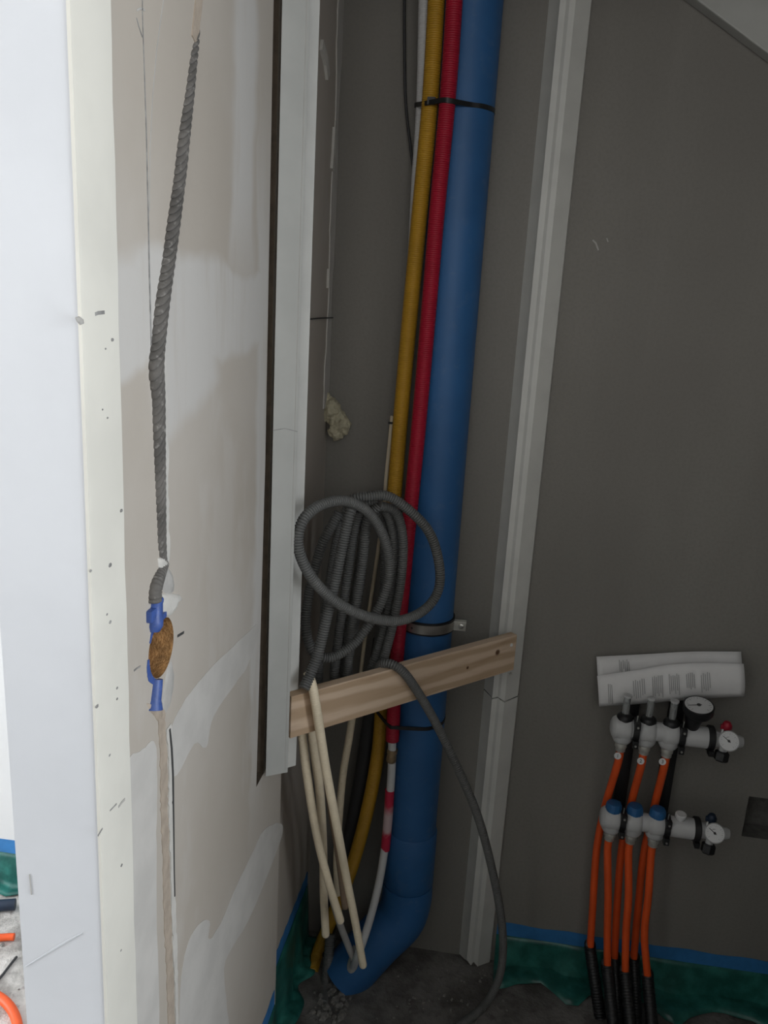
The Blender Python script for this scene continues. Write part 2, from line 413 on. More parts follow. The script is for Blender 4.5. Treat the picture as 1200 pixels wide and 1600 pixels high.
# the next room's floor: the concrete pattern in a much paler tone, butted under the partition
struct(MB().box((XL - 0.2, YF - 0.2, -0.12), (-0.04, 0.2, 0.0)).build('floor_next_room', 'pale_floor', smooth_angle=None))
ceil = struct(MB().box((XL - 0.2, YF - 0.2, HC), (XR + 0.2, 0.2, HC + 0.12)).build('ceiling', 'room_ceiling', smooth_angle=None))
# back wall runs on behind the partition into the next room
bw = MB(); bw.mat('grey_board'); bw.box((-0.04, 0.0, 0.0), (XR + 0.1, 0.14, HC)); wall_back = struct(bw.build('wall_back', smooth_angle=None))
c = MB(); c.mat('hole_dark'); c.prism([(0.943, -0.02), (1.06, -0.02), (1.06, 0.05), (0.943, 0.05)], 0.432, 0.532)
boolean_cut(wall_back, c.build('cutter', smooth_angle=None))
struct(MB().box((XL - 0.1, 0.0, 0.0), (-0.04, 0.14, HC)).build('wall_next_room', 'room_white', smooth_angle=None))
# unseen front wall added to darken the niche: jamb on the right, header above
struct(MB().box((0.98, -1.068, 0), (XR, -0.97, HC)).box((0.0, -1.068, 2.12), (0.98, -0.97, HC)).build('wall_shade_front', 'grey_board', smooth_angle=None))
struct(MB().box((XR - 0.02, -0.97, 0), (XR, 0.0, HC)).build('wall_shade_right', 'grey_board', smooth_angle=None))  # dark lining added over the white right wall to cut its bounce
x0, x1, z0, z1 = REAR_FILL['x0'], REAR_FILL['x1'], REAR_FILL['z0'], REAR_FILL['z1']
struct(MB().box((XL, YF - 0.1, 0), (x0, YF, HC)).box((x1, YF - 0.1, 0), (XR + 0.1, YF, HC)).box((x0, YF - 0.1, 0), (x1, YF, z0)).box((x0, YF - 0.1, z1), (x1, YF, HC)).build('wall_front', 'room_white', smooth_angle=None))
wf = MB()
for a, b in (((x0, z0), (x0 + .05, z1)), ((x1 - .05, z0), (x1, z1)), ((x0, z0), (x1, z0 + .05)), ((x0, z1 - .05), (x1, z1))): wf.box((a[0], YF - 0.08, a[1]), (b[0], YF - 0.03, b[1]))
struct(wf.build('rear_fill_frame', 'white_plastic', smooth_angle=None))  # frame round the added rear lamp
# low wall added behind the viewer to keep light off the lower niche
struct(MB().box((-0.30, -2.22, 0), (1.75, -2.10, 1.50)).build('wall_light_block', 'grey_board', smooth_angle=None))
def window_wall(name, wname, w, s_):
    ww = MB(); x0, x1 = sorted((w['x'], w['x'] - s_ * 0.12)); y0, y1, z0, z1 = w['y0'], w['y1'], w['z0'], w['z1']
    ww.box((x0, YF, 0), (x1, y0, HC)).box((x0, y1, 0), (x1, 0, HC)).box((x0, y0, 0), (x1, y1, z0)).box((x0, y0, z1), (x1, y1, HC))
    struct(ww.build(name, 'room_white', smooth_angle=None))
    wf = MB(); xa, xb = sorted((w['x'] - s_ * 0.09, w['x'] - s_ * 0.03)); ym = (y0 + y1) / 2
    for a, b in (((y0, z0), (y0 + .05, z1)), ((y1 - .05, z0), (y1, z1)), ((y0, z0), (y1, z0 + .05)), ((y0, z1 - .05), (y1, z1)), ((ym - .03, z0), (ym + .03, z1))):
        wf.box((xa, a[0], a[1]), (xb, b[0], b[1]))
    struct(wf.build(wname, 'white_plastic', smooth_angle=None))
window_wall('wall_window', 'window_1', WIN, 1)
window_wall('wall_right', 'side_fill_frame', SIDE_FILL, -1)  # right wall with the opening and frame of the added side lamp

# partition (left wall of the niche): thin wall whose end faces the viewer
YE = -1.068
wl = MB()
wl.mat('skimmed')
pl = [(-0.087, YE), (0.0, YE), (0.0, -0.40), (-0.026, -0.40), (-0.026, 0.0), (-0.087, 0.0)]
wl.prism(pl, 0.0, HC)
wall_left = wl.build('wall_left', smooth_angle=None, bevel=0.0)
me = wall_left.data
me.materials.append(M['white_plaster'])
for p in me.polygons:
    if p.normal.y < -0.9 and p.center.y < -1.0: p.material_index = 1
    if p.normal.x < -0.9: p.material_index = 1
HY, HZ, HR = -0.9195, 1.1675, 0.0335
c = MB(); c.mat('hole_brown'); c.lathe([(HR * 0.82, 0), (HR * 0.97, 0.02), (HR, 0.07)], (-0.050, HY, HZ), (1, 0, 0), 40)
boolean_cut(wall_left, c.build('cutter', smooth_angle=None))
c = MB(); c.mat('dark_brown')  # dark brown slot cut beside the upright strip, wider at its foot
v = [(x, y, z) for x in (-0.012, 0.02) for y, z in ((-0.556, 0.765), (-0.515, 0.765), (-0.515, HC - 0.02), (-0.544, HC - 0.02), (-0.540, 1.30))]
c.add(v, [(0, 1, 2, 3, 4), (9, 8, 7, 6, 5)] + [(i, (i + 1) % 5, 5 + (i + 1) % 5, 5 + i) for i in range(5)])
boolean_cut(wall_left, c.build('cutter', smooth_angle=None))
struct(wall_left)
# corner bead: cream finished strip on the niche face, a thin plaster edge on the end face
tb = MB(); tb.mat('bead_cream')
zs = np.linspace(0, HC, 60); v = []; fs = []
for i, z in enumerate(zs):
    e = YE + 0.067 + 0.0012 * math.sin(i * 2.1) * math.sin(i * 0.7)
    v += [(-0.001, YE - 0.001, z), (0.0022, YE - 0.0012, z), (0.003, YE + 0.004, z), (0.0016, e - 0.002, z), (-0.0005, e, z)]
for i in range(len(zs) - 1):
    for k in range(4): fs.append((i * 5 + k, i * 5 + k + 1, i * 5 + k + 6, i * 5 + k + 5))
tb.add(v, fs)
trim_1 = struct(tb.build('trim_1', smooth_angle=0.6))
# flakes, specks and a hairline crack on the bead
NX = (1, 0, 0); NYm = (0, -1, 0)
LB = 0.0024
blob('chip', [L(118, 496, LB), L(124, 494, LB), L(130, 499, LB), L(131, 506, LB), L(126, 508, LB), L(121, 503, LB)], 'plaster_grey', trim_1, NX, 0.001)
decal('crack', [L(153, 1306, LB), L(160, 1294, LB), L(166, 1281, LB), L(168, 1270, LB), L(176, 1262, LB), L(182, 1256, LB)], 0.0018, 'pencil', trim_1, NX, 0.0003)
decal('crack', [L(185, 1261, LB), L(190, 1254, LB), L(195, 1249, LB)], 0.0025, 'plaster_grey', trim_1, NX, 0.0003)
decal('scuff', [L(148, 491, LB), L(153, 489, LB), L(163, 488, LB)], 0.003, 'pencil', trim_1, NX, 0.0003)
for px, py, s in ((172, 883, 2.2), (176, 531, 1.5), (168, 653, 1), (190, 798, 1.5), (142, 892, 1.2), (167, 960, 1.3), (172, 972, 1.8), (156, 1005, 2), (183, 1075, 1.3), (183, 1092, 1.2), (152, 1103, 2), (171, 1180, 1.5), (190, 1352, 1.5), (160, 640, .9), (165, 545, .9), (189, 1485, 1.2), (155, 1040, 1)):
    x, y, z = L(px, py, LB); r = 0.0011 * s
    blob('speck', [(x, y + r * 1.5 * math.cos(t), z + r * math.sin(t)) for t in np.arange(0, 6.2, 1.05)], 'pencil', trim_1, NX, 0.0004)
# scratches in the end face
EF = 1.0685
decal('scratch', [B(40, 1510, EF), B(80, 1485, EF), B(105, 1470, EF), B(128, 1458, EF)], [0.0006, 0.0016, 0.0018, 0.0005], 'white_plaster', wall_left, NYm, 0.0004)
decal('scuff', [B(46, 1366, EF), B(48, 1385, EF), B(49, 1398, EF)], 0.0009, 'plaster_grey', wall_left, NYm, 0.0003)
# pencil lines on the skimmed face
def on_left(name, pp, w, mat, lift=0.0005): return decal(name, [L(*q) for q in pp], w, mat, wall_left, NX, lift)
on_left('pencil_line', [(222, -30, 0), (222, 20, 0), (224, 80, 0), (228, 200, 0), (231, 330, 0), (233, 430, 0), (236, 540, 0)], [0.0012, 0.0012, 0.0014, 0.0018, 0.0022, 0.0026, 0.0026], 'pencil')
on_left('pencil_line', [(213, 28, 0), (216, 40, 0), (222, 58, 0)], 0.0012, 'pencil')
on_left('pencil_line', [(213, 16, 0), (219, 13, 0), (226, 16, 0)], 0.0016, 'plaster_grey')
on_left('pencil_line', [(258, -20, 0), (252, 20, 0), (244, 80, 0), (238, 150, 0), (234, 230, 0), (233, 330, 0)], 0.0014, 'plaster_grey')
on_left('pencil_line', [(263, 1139, 0), (266, 1170, 0), (268, 1210, 0), (269, 1280, 0), (270, 1360, 0), (271, 1400, 0)], [0.003, 0.004, 0.004, 0.003, 0.002, 0.002], 'dark_mark', 0.0022)
on_left('pencil_line', [(271, 1400, 0), (274, 1500, 0), (277, 1590, 0), (280, 1640, 0)], 0.002, 'pencil')
on_left('pen_mark', [(277, 994, 0), (282, 991, 0), (287, 988, 0)], 0.003, 'dark_mark')
on_left('pencil_mark', [(209, 1048, 0), (214, 1044, 0), (219, 1041, 0)], 0.0018, 'pencil')
on_left('pencil_mark', [(418, 1080, 0), (421, 1080, 0), (424, 1079, 0)], 0.003, 'pencil')
# filled chase below the box: tan filler with a ragged edge, pale ridge beside it
cp = [(253, 1100), (252, 1130), (255, 1180), (256, 1230), (256, 1270), (258, 1310), (259, 1350), (260, 1400), (262, 1450), (264, 1500), (266, 1550), (267, 1600), (269, 1660)]
pts, ws = [], []
for (a, b), (c_, d_) in zip(cp, cp[1:]):
    for k in range(6):
        t = k / 6; pts.append(L(a + (c_ - a) * t, b + (d_ - b) * t, 0)); ws.append(0.019 + random.uniform(-0.004, 0.004))
decal('chase_filler', pts, ws, 'plaster_tan', wall_left, NX, 0.0008)
pts2 = [(p[0], p[1] + 0.0165, p[2]) for p in pts[8:]]
decal('plaster_ridge', pts2, [0.011 + random.uniform(-0.004, 0.004) for _ in pts2], 'plaster_pale', wall_left, NX, 0.0014)
# pale plaster along the conduit and round the box
rg = [(263, 420), (257, 500), (256, 560), (258, 640), (259, 720), (260, 800), (261, 860), (260, 890)]
pts, ws = [], []
for (a, b), (c_, d_) in zip(rg, rg[1:]):
    for k in range(6):
        t = k / 6; pts.append(L(a + (c_ - a) * t, b + (d_ - b) * t, 0)); ws.append(0.007 + random.uniform(-0.004, 0.006))
decal('plaster_ridge', pts, ws, 'plaster_pale', wall_left, NX, 0.0012)
M['skim'] = simple('skim_coat', (0.54, 0.52, 0.488), 0.8, var=0.06, scale=14, bmp=0.15)
def skim(pp):
    P = [Vector(L(a, b, 0)) for a, b in pp]; n = len(P); out = []
    for i in range(n):
        p0, p1, p2, p3 = P[i - 1], P[i], P[(i + 1) % n], P[(i + 2) % n]
        for j in range(5):
            t = j / 5; q = 0.5 * ((2 * p1) + (p2 - p0) * t + (2 * p0 - 5 * p1 + 4 * p2 - p3) * t * t + (3 * p1 - p0 - 3 * p2 + p3) * t ** 3)
            out.append((0.0, q.y + random.uniform(-.0012, .0012), q.z + random.uniform(-.0012, .0012)))
    m = len(out); v = [(0.0004, y, z) for _, y, z in out] + [(-0.0004, y, z) for _, y, z in out]
    MB().add(v, [tuple(range(m))] + [(i, (i + 1) % m, m + (i + 1) % m, m + i) for i in range(m)]).build('plaster_smear', 'skim', wall_left, smooth_angle=None)
skim([(434, 1285), (441, 1302), (416, 1372), (386, 1442), (352, 1502), (353, 1560), (357, 1650), (290, 1650), (281, 1560), (291, 1482), (310, 1445), (327, 1440), (326, 1468), (345, 1442), (370, 1382), (395, 1332), (410, 1300)])
skim([(264, 1150), (290, 1092), (330, 1042), (372, 1002), (404, 975), (398, 1010), (384, 1045), (372, 1062), (334, 1118), (322, 1168), (304, 1162), (276, 1212), (265, 1200)])
skim([(199, 1192), (222, 1172), (242, 1160), (245, 1230), (244, 1300), (245, 1450), (246, 1650), (207, 1650), (203, 1450), (201, 1300)])
def lblob(name, pp, mat, lift): return blob(name, [L(a, b, 0) for a, b in pp], mat, wall_left, NX, lift)
lblob('plaster_daub', [(247, 884), (256, 880), (263, 888), (268, 898), (271, 915), (270, 926), (262, 930), (255, 926), (251, 905)], 'plaster_grey', 0.003)
lblob('plaster_daub', [(252, 928), (265, 926), (281, 929), (284, 935), (277, 940), (275, 948), (268, 958), (262, 965), (254, 962)], 'plaster_pale', 0.0035)
lblob('plaster_daub', [(262, 1040), (268, 1030), (272, 1050), (271, 1075), (265, 1105), (258, 1118), (250, 1110), (254, 1085), (258, 1060)], 'plaster_grey', 0.0016)
lblob('plaster_daub', [(228, 1098), (240, 1100), (254, 1096), (255, 1120), (246, 1128), (240, 1118), (234, 1112)], 'plaster_tan', 0.0016)
lblob('plaster_daub', [(246, 872), (256, 870), (262, 882), (258, 890), (248, 890)], 'plaster_pale', 0.003)
# far strip of the partition beyond the trim: ragged plaster edge and board joint
XS = -0.026
pts, ws = [], []
for i in range(70):
    z = 2.45 - i * 0.0165
    pts.append((XS, -0.022, z)); ws.append(0.040 + random.uniform(-0.006, 0.004) + (0.012 * math.sin(i * 0.31)))
decal('ragged_plaster_edge', pts, ws, 'skim', wall_left, NX, 0.0025)
for pp, w in (([(500, 70), (507, 95), (510, 120)], 0.02), ([(521, 200), (519, 240), (517, 265)], 0.015), ([(512, 420), (511, 450)], 0.012)):
    decal('plaster_smear', [_hit(a, b, (1, 0, 0), XS) for a, b in pp], w, 'plaster_pale', wall_left, NX, 0.005)
decal('board_joint', [_hit(478, 499, (1, 0, 0), XS), _hit(500, 497, (1, 0, 0), XS), _hit(519, 496, (1, 0, 0), XS)], 0.002, 'dark_mark', wall_left, NX, 0.0048)
# small scratches on the back wall
decal('scratch', [B(926, 375), B(931, 380), B(935, 391)], 0.003, 'plaster_grey', wall_back, NYm, 0.0005)
decal('scratch', [B(948, 372), B(950, 378)], 0.002, 'plaster_grey', wall_back, NYm, 0.0005)

# ================================================================== UPRIGHTS, BATTEN, STAIR
up = thing('upright_strip', (0.02, -0.47, 0.735), 'white primed upright strip standing off the left partition, sawn off above the floor', 'trim board', 'white upright strips')
a45 = math.radians(45)
def dg(s, d): return (0.0 - 0.005 + s * S2 + d * S2, -0.485 + s * S2 - d * S2)      # along the diagonal, d in front
top = HC - 0.01
# raised board on the left, rebated strip behind it
zb_ = D(430, 1211, .036)[2]
mb = MB().prism([dg(-0.020, 0.036), dg(0.022, 0.036), dg(0.022, -0.0055)], zb_, top, [0.003, -0.003, -0.003])
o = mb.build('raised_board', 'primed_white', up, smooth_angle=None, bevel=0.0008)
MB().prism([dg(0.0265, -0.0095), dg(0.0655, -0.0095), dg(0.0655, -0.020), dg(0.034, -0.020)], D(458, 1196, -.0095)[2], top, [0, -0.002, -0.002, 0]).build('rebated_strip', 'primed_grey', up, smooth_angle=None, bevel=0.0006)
MB().prism([(0.0005, -0.507), (0.0058, -0.507), (0.0058, -0.445), (0.0005, -0.445)], zb_ + 0.006, top).build('packing_strip', 'dark_brown', up, smooth_angle=None)
decal('crack', [Vector((*dg(-0.019, 0.0362), 1.343)), Vector((*dg(0.0, 0.0362), 1.345)), Vector((*dg(0.0215, 0.0362), 1.339))], 0.0010, 'pencil', up, (S2, -S2, 0), 0.0003)
decal('groove', [Vector((*dg(0.0165, 0.0362), zb_ + 0.004)), Vector((*dg(0.017, 0.0362), 1.5)), Vector((*dg(0.017, 0.0362), top))], 0.0008, 'plaster_grey', up, (S2, -S2, 0), 0.0003)

po = thing('upright_strip', (0.39, -0.01, 0.01), 'white faceted upright strip fixed to the grey back wall, cracked below the batten', 'trim board', 'white upright strips')
sec = [(0.352, -0.0005), (0.367, -0.021), (0.371, -0.030), (0.382, -0.031), (0.388, -0.035), (0.398, -0.036), (0.426, -0.012), (0.428, -0.0005)]
rag = [0, .004, -.006, .006, .0, .010, -.002, .002, 0]
ZC = B(785, 1092, 0.03)[2]
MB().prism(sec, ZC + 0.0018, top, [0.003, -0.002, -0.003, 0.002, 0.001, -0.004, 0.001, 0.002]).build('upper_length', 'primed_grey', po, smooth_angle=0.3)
lo_ = MB(); n = len(sec)
v = [(x, y, 0.004 + rg_) for (x, y), rg_ in zip(sec, [0, .004, 0.012, 0.0, 0.014, 0.004, 0.0, 0])] + [(x, y, ZC - 0.0012 + d) for (x, y), d in zip(sec, [0.003, -0.002, -0.003, 0.002, 0.001, -0.004, 0.001, 0.002])]
lo_.add(v, [(i, (i + 1) % n, n + (i + 1) % n, n + i) for i in range(n)] + [tuple(range(n - 1, -1, -1)), tuple(range(n, 2 * n))])
lo_.build('lower_length', 'primed_grey', po, smooth_angle=0.3)
MB().prism([(x, y * 0.9) for x, y in sec], ZC - 0.006, ZC + 0.006).build('joint_gap', 'dark_mark', po, smooth_angle=None)
x, y, z = B(798, 1053, 0.036)
MB().lathe([(0.0028, 0), (0.0028, 0.002), (0.0015, 0.0022)], (x, y + 0.0005, z), (0.3, -1, 0), 12).build('screw_hole', 'plaster_grey', po)

# cross batten at 45 degrees between the two uprights
p0 = Vector((0.024, -0.456, 0)); p1 = Vector((0.402, -0.078, 0))
bl = (p1 - p0).length; mid = (p0 + p1) / 2; zc = 0.843
bat = thing('wooden_batten', (mid.x, mid.y, zc - 0.0395), 'rough pine batten screwed across the corner between both white uprights', 'batten')
mb = MB().box((-bl / 2, -0.009, -0.0395), (bl / 2, 0.009, 0.0395)); bb = mb.build('batten', 'pine', None, smooth_angle=None, bevel=0.0012)
bb.parent = bat; bb.location = (0, 0, 0.0395); bat.rotation_euler = (0, 0, a45)
for px, pz, m_ in ((0.253, 0.02, 'dial'),):
    s_ = MB().lathe([(0.0036, 0), (0.0036, 0.0012), (0.0016, 0.0014), (0.0014, 0.0006)], (px, -0.0088, pz + 0.0395), (0, -1, 0), 14).build('screw', 'dial'); s_.parent = bat

# stair stringer at the upper right
A_, B_ = B(1062, -4, 0.0), B(1202, 101, 0.0)
dx, dz = B_[0] - A_[0], B_[2] - A_[2]; sl = dz / dx
xa, xb = A_[0] - 0.10, XR - 0.03
za, zb = A_[2] + sl * (xa - A_[0]), A_[2] + sl * (xb - A_[0])
mb = MB(); T_ = 0.036; Hs = 0.30
v = [(xa, -0.0005, za), (xb, -0.0005, zb), (xb, -0.0005, zb + Hs), (xa, -0.0005, za + Hs), (xa, -T_, za), (xb, -T_, zb), (xb, -T_, zb + Hs), (xa, -T_, za + Hs)]
v = [(x, y, min(z, HC - 0.005)) for x, y, z in v]
mb.add(v, [(0, 3, 2, 1), (4, 5, 6, 7), (0, 1, 5, 4), (1, 2, 6, 5), (2, 3, 7, 6), (3, 0, 4, 7)])
tag(mb.build('stair_stringer', 'primed_white', None, smooth_angle=None, bevel=0.003), 'white sloping stair stringer along the top right of the back wall', 'stair stringer')

# ================================================================== PIPES IN THE CORNER
PX, PY, PR = 0.2195, -0.072, 0.0545
dp = thing('drain_pipe', (PX, PY, 0), 'thick blue plastic drain pipe running down the corner to an elbow', 'pipe')
zj1, zj2 = B(650, 1316, 0.125)[2], B(645, 1402, 0.125)[2]
MB().cyl((PX, PY, zj1 - 0.01), (PX, PY, HC - 0.002), PR, seg=48).build('straight_pipe', 'blue_pvc', dp)
MB().lathe([(PR + 0.0012, 0), (PR + 0.0036, 0.004), (PR + 0.0036, zj1 - zj2 - 0.006), (PR + 0.0012, zj1 - zj2 - 0.001)], (PX, PY, zj2), (0, 0, 1), 48).build('socket', 'blue_pvc', dp)
e1 = (PX - 0.060, PY - 0.024, 0.088); e2 = (PX - 0.128, PY - 0.048, -0.004)
mb = MB(); mb.tube([(PX, PY, zj2 - 0.001), (PX, PY, zj2 - 0.05), (PX - 0.012, PY - 0.007, zj2 - 0.10), e1, e2], PR + 0.003, seg=40, step=0.01)
mb.build('elbow', 'blue_pvc', dp, smooth_angle=1.0)
# clamp
zcl = B(675, 985, 0.127)[2]
pc = thing('pipe_clamp', (PX, PY, zcl), 'steel pipe clamp with rubber lining around the blue pipe', 'clamp')
def ring_strip(r0, r1, h, org, seg=40, a0=0, a1=2 * PI):
    m = MB(); v = []; fs = []; full = abs(a1 - a0 - 2 * PI) < 1e-6; n = seg if full else seg + 1
    for k in range(n):
        t = a0 + (a1 - a0) * k / seg; c_, s_ = math.cos(t), math.sin(t)
        for r, z in ((r0, -h), (r1, -h), (r1, h), (r0, h)): v.append((org[0] + r * c_, org[1] + r * s_, org[2] + z))
    for k in range(n if full else n - 1):
        j = (k + 1) % n
        for q in range(4): fs.append((k * 4 + q, k * 4 + (q + 1) % 4, j * 4 + (q + 1) % 4, j * 4 + q))
    return m.add(v, fs)
ring_strip(PR + 0.0002, PR + 0.004, 0.0135, (PX, PY, zcl)).build('rubber_lining', 'black', pc)
ring_strip(PR + 0.004, PR + 0.0058, 0.0095, (PX, PY, zcl)).build('band', 'steel', pc)
bx, by = PX + 0.072, PY - 0.012
MB().box((bx - 0.014, by - 0.004, zcl - 0.0105), (bx + 0.011, by - 0.001, zcl + 0.0105)).box((bx - 0.014, by + 0.004, zcl - 0.0105), (bx + 0.011, by + 0.007, zcl + 0.0105)).build('clamp_ear', 'zinc', pc, bevel=0.0006)
MB().lathe([(0.0055, 0), (0.0055, 0.003), (0.003, 0.004)], (bx + 0.001, by - 0.004, zcl), (0, -1, 0), 16).build('bolt', 'steel', pc)
MB().lathe([(0.0025, 0), (0.0025, 0.0012)], (PX - 0.025, PY - 0.0535, zcl), (-0.4, -1, 0), 12).build('band_hole', 'dark_mark', pc)
MB().cyl((PX, PY + PR + 0.004, zcl), (PX, -0.0005, zcl), 0.005).build('wall_stud', 'steel', pc)

# conduits beside it
yellow = [B(690, -140, .112), B(682, 0, .112), B(672, 160, .112), B(656, 330, .105), B(638, 520, .098), B(622, 700, .098), B(610, 860, .095), B(602, 1000, .09), B(597, 1100, .085), B(590, 1180, .08), B(573, 1270, .078), B(548, 1360, .075), B(520, 1430, .07), B(498, 1485, .066), F(488, 1520, -0.005)]
tag(tube_obj('flexible_conduit', yellow, 0.0152, 'yellow', pitch=0.0036, amp=0.0011, seg=14), 'yellow ribbed conduit running down beside the red one', 'conduit', 'coloured conduits along the blue pipe')
redp = [B(716, -140, .136), B(710, 0, .136), B(699, 160, .136), B(683, 330, .136), B(667, 520, .136), B(651, 700, .136), B(638, 830, .136), B(626, 960, .132), B(618, 1060, .128), B(613, 1156, .124)]
tag(tube_obj('flexible_conduit', redp, 0.0145, 'red', pitch=0.0036, amp=0.0011, seg=14), 'red ribbed conduit strapped to the left side of the blue pipe', 'conduit', 'coloured conduits along the blue pipe')
wp = thing('water_pipe', B(612, 1170, .124), 'white water pipe coming out of the red conduit, partly wrapped red', 'pipe')
wpp = [B(613, 1150, .124), B(612, 1200, .124), B(608, 1260, .123), B(602, 1320, .120), B(592, 1380, .140), B(577, 1440, .168), B(560, 1490, .190), F(546, 1520, 0.02)]
tube_obj('pipe', wpp, 0.0088, 'white_plastic', wp, seg=16)
MB().lathe([(0.0095, 0), (0.0108, 0.002), (0.0108, 0.012), (0.0095, 0.013), (0.0095, 0.02), (0.0112, 0.021), (0.0112, 0.03)], B(611, 1190, .124), (0.06, 0, 1), 18).build('brass_fitting', 'brass', wp)
tube_obj('red_wrap', [B(609, 1234, .1235), B(607, 1270, .1228), B(602, 1327, .1198)], 0.0102, 'wrap', wp, seg=16)
whitec = [B(668, -140, .075), B(664, 0, .077), B(660, 160, .077), B(652, 290, .078), B(645, 420, .075), B(632, 600, .07)]
tag(tube_obj('flexible_conduit', whitec, 0.0118, 'white_plastic', pitch=0.0036, amp=0.0007, seg=12), 'white conduit half hidden behind the yellow one near the top', 'conduit', 'coloured conduits along the blue pipe')
dk = [B(632, -60, .02), B(632, 60, .02), B(634, 160, .02), B(642, 235, .025), B(648, 300, .03), B(642, 420, .035), B(625, 600, .03), B(612, 665, .03)]
tag(tube_obj('cable', dk, 0.0026, 'black_tube', seg=8), 'thin dark cable on the back wall left of the white conduit', 'cable')
ct = thing('cable', B(606, 720, .03), 'thin cream cable behind the grey coil, tied near its top', 'cable')
tube_obj('sheath', [B(613, 650, .032), B(609, 690, .032), B(604, 740, .032), B(599, 800, .032), B(585, 900, .03), B(570, 1000, .03), B(558, 1100, .03)], 0.0042, 'cream_conduit', ct, seg=8)
MB().box(tuple(np.array(B(613, 661, .036)) - [0.008, 0.004, 0.002]), tuple(np.array(B(613, 661, .036)) + [0.006, 0.004, 0.002])).build('tie', 'black', ct)

# cable ties around the bundle
def tie(zpx, pts, label, r=0.0024):
    t = thing('cable_tie', pts[0], label, 'cable tie', 'black ties round the pipe bundle')
    P = [Vector(p) for p in pts]; P.append(P[0])
    m = MB(); v = []; sm = smooth(P, 0.004)
    for i, p in enumerate(sm):
        tt = (sm[(i + 1) % len(sm)] - sm[i - 1]); tt.z = 0; nn = Vector((tt.y, -tt.x, 0)).normalized()
        for a, b in ((0, -0.004), (0.0022, -0.004), (0.0022, 0.004), (0, 0.004)): v.append(tuple(p + nn * a + Vector((0, 0, b))))
    n = len(sm); fs = []
    for k in range(n - 1):
        for q in range(4): fs.append((k * 4 + q, k * 4 + (q + 1) % 4, k * 4 + 4 + (q + 1) % 4, k * 4 + 4 + q))
    m.add(v, fs).build('strap', 'black', t)
    return t
def circ(a, r=PR + 0.0015, z=0): return (PX + r * math.cos(a), PY + r * math.sin(a), z)
def lift(p, z): return (p[0], p[1], z)
z1_ = B(717, 162, 0.13)[2]
yc, rc, wc = B(672, 162, .112), B(699, 162, .136), B(660, 162, .077)
pts = [lift(circ(0.2), z1_), lift(circ(-0.2), z1_), lift(circ(-0.6), z1_), lift(circ(-0.95), z1_), lift(circ(-1.3), z1_), (rc[0] + 0.008, rc[1] - 0.0145, z1_), (rc[0] - 0.008, rc[1] - 0.014, z1_ + .001), (yc[0] - 0.006, yc[1] - 0.0155, z1_), (wc[0] - 0.0115, wc[1] - 0.005, z1_ + 0.006), (wc[0] - 0.0125, wc[1] + 0.005, z1_ + 0.006), (wc[0] + 0.01, wc[1] + 0.022, z1_ + 0.004), lift(circ(2.2), z1_), lift(circ(1.7), z1_), lift(circ(1.2), z1_), lift(circ(0.7), z1_)]
t1 = tie(162, pts, 'black cable tie round the whole bundle near the top of the photo')
hx = (yc[0] + 0.004, yc[1] - 0.018, z1_ + 0.003)
MB().box((hx[0] - 0.007, hx[1] - 0.004, hx[2] - 0.006), (hx[0] + 0.007, hx[1] + 0.002, hx[2] + 0.006)).build('buckle', 'black', t1)
z2_ = B(650, 1138, 0.13)[2]
yc, rc = B(594, 1138, .082), B(614, 1138, .124)
pts = [lift(circ(0.2), z2_), lift(circ(-0.2), z2_), lift(circ(-0.6), z2_ - .001), lift(circ(-0.95), z2_ - .001), lift(circ(-1.3), z2_ - .002), (rc[0] + 0.008, rc[1] - 0.0145, z2_), (rc[0] - 0.008, rc[1] - 0.014, z2_ + .002), (yc[0] - 0.008, yc[1] - 0.014, z2_ + .008), (yc[0] - 0.0155, yc[1] + 0.002, z2_ + .010), (yc[0] - 0.004, yc[1] + 0.0155, z2_ + .006), lift(circ(2.4), z2_), lift(circ(1.9), z2_), lift(circ(1.3), z2_), lift(circ(0.7), z2_)]
tie(1138, pts, 'black cable tie round blue pipe and yellow conduit, below the pine batten')

# dark insulated tube behind the cream conduits
tag(tube_obj('insulated_tube', [B(596, 1000, .045), B(580, 1120, .046), B(568, 1200, .046), B(552, 1290, .045), B(532, 1380, .044), B(512, 1450, .04), F(500, 1490, -0.004)], 0.0185, 'black_tube', seg=16), 'thick black insulated tube between cream and yellow conduits', 'tube')

# ------------------------------------------------------------------ grey coil
coil = thing('conduit_coil', D(560, 1060, -0.04), 'bundle of grey ribbed conduit coiled behind the pine batten', 'conduit coil')
CR = 0.0092
def gtube(name, pts, par, r=CR, mat='grey_conduit', **kw): return tube_obj(name, pts, r, mat, par, pitch=0.0044, amp=0.0022, seg=12, **kw)
big = [D(612, 800, -.03), D(640, 795, -.0), D(664, 822, .025), D(684, 870, .035), D(686, 918, .04), D(664, 952, .04), D(622, 970, .04), D(572, 963, .04), D(522, 938, .04), D(484, 898, .04), D(466, 852, .035), D(474, 812, .03), D(504, 788, .02), D(542, 783, .01), D(578, 803, .0), D(602, 846, -.01), D(608, 895, -.012), D(596, 940, -.012), D(577, 975, -.012), D(548, 1010, -.014), D(512, 1028, -.02), D(486, 1012, -.035), D(478, 960, -.05), D(500, 860, -.06), D(530, 800, -.06)]
big[0] = D(575, 776, -.02); big[1] = D(612, 778, -.005)
gtube('loop', [D(540, 800, -.045), D(552, 780, -.035)] + big, coil)
def long_loop(pp, dd):
    return [D(a, b, c_) for (a, b), c_ in zip(pp, dd)]
gtube('loop', long_loop([(592, 790), (618, 800), (629, 840), (627, 900), (616, 965), (602, 1020), (588, 1060), (565, 1100), (545, 1080), (545, 1020), (555, 950), (566, 880), (574, 815), (592, 790)], [-.035, -.03, -.028, -.028, -.028, -.03, -.034, -.045, -.055, -.055, -.05, -.048, -.045, -.035]), coil)
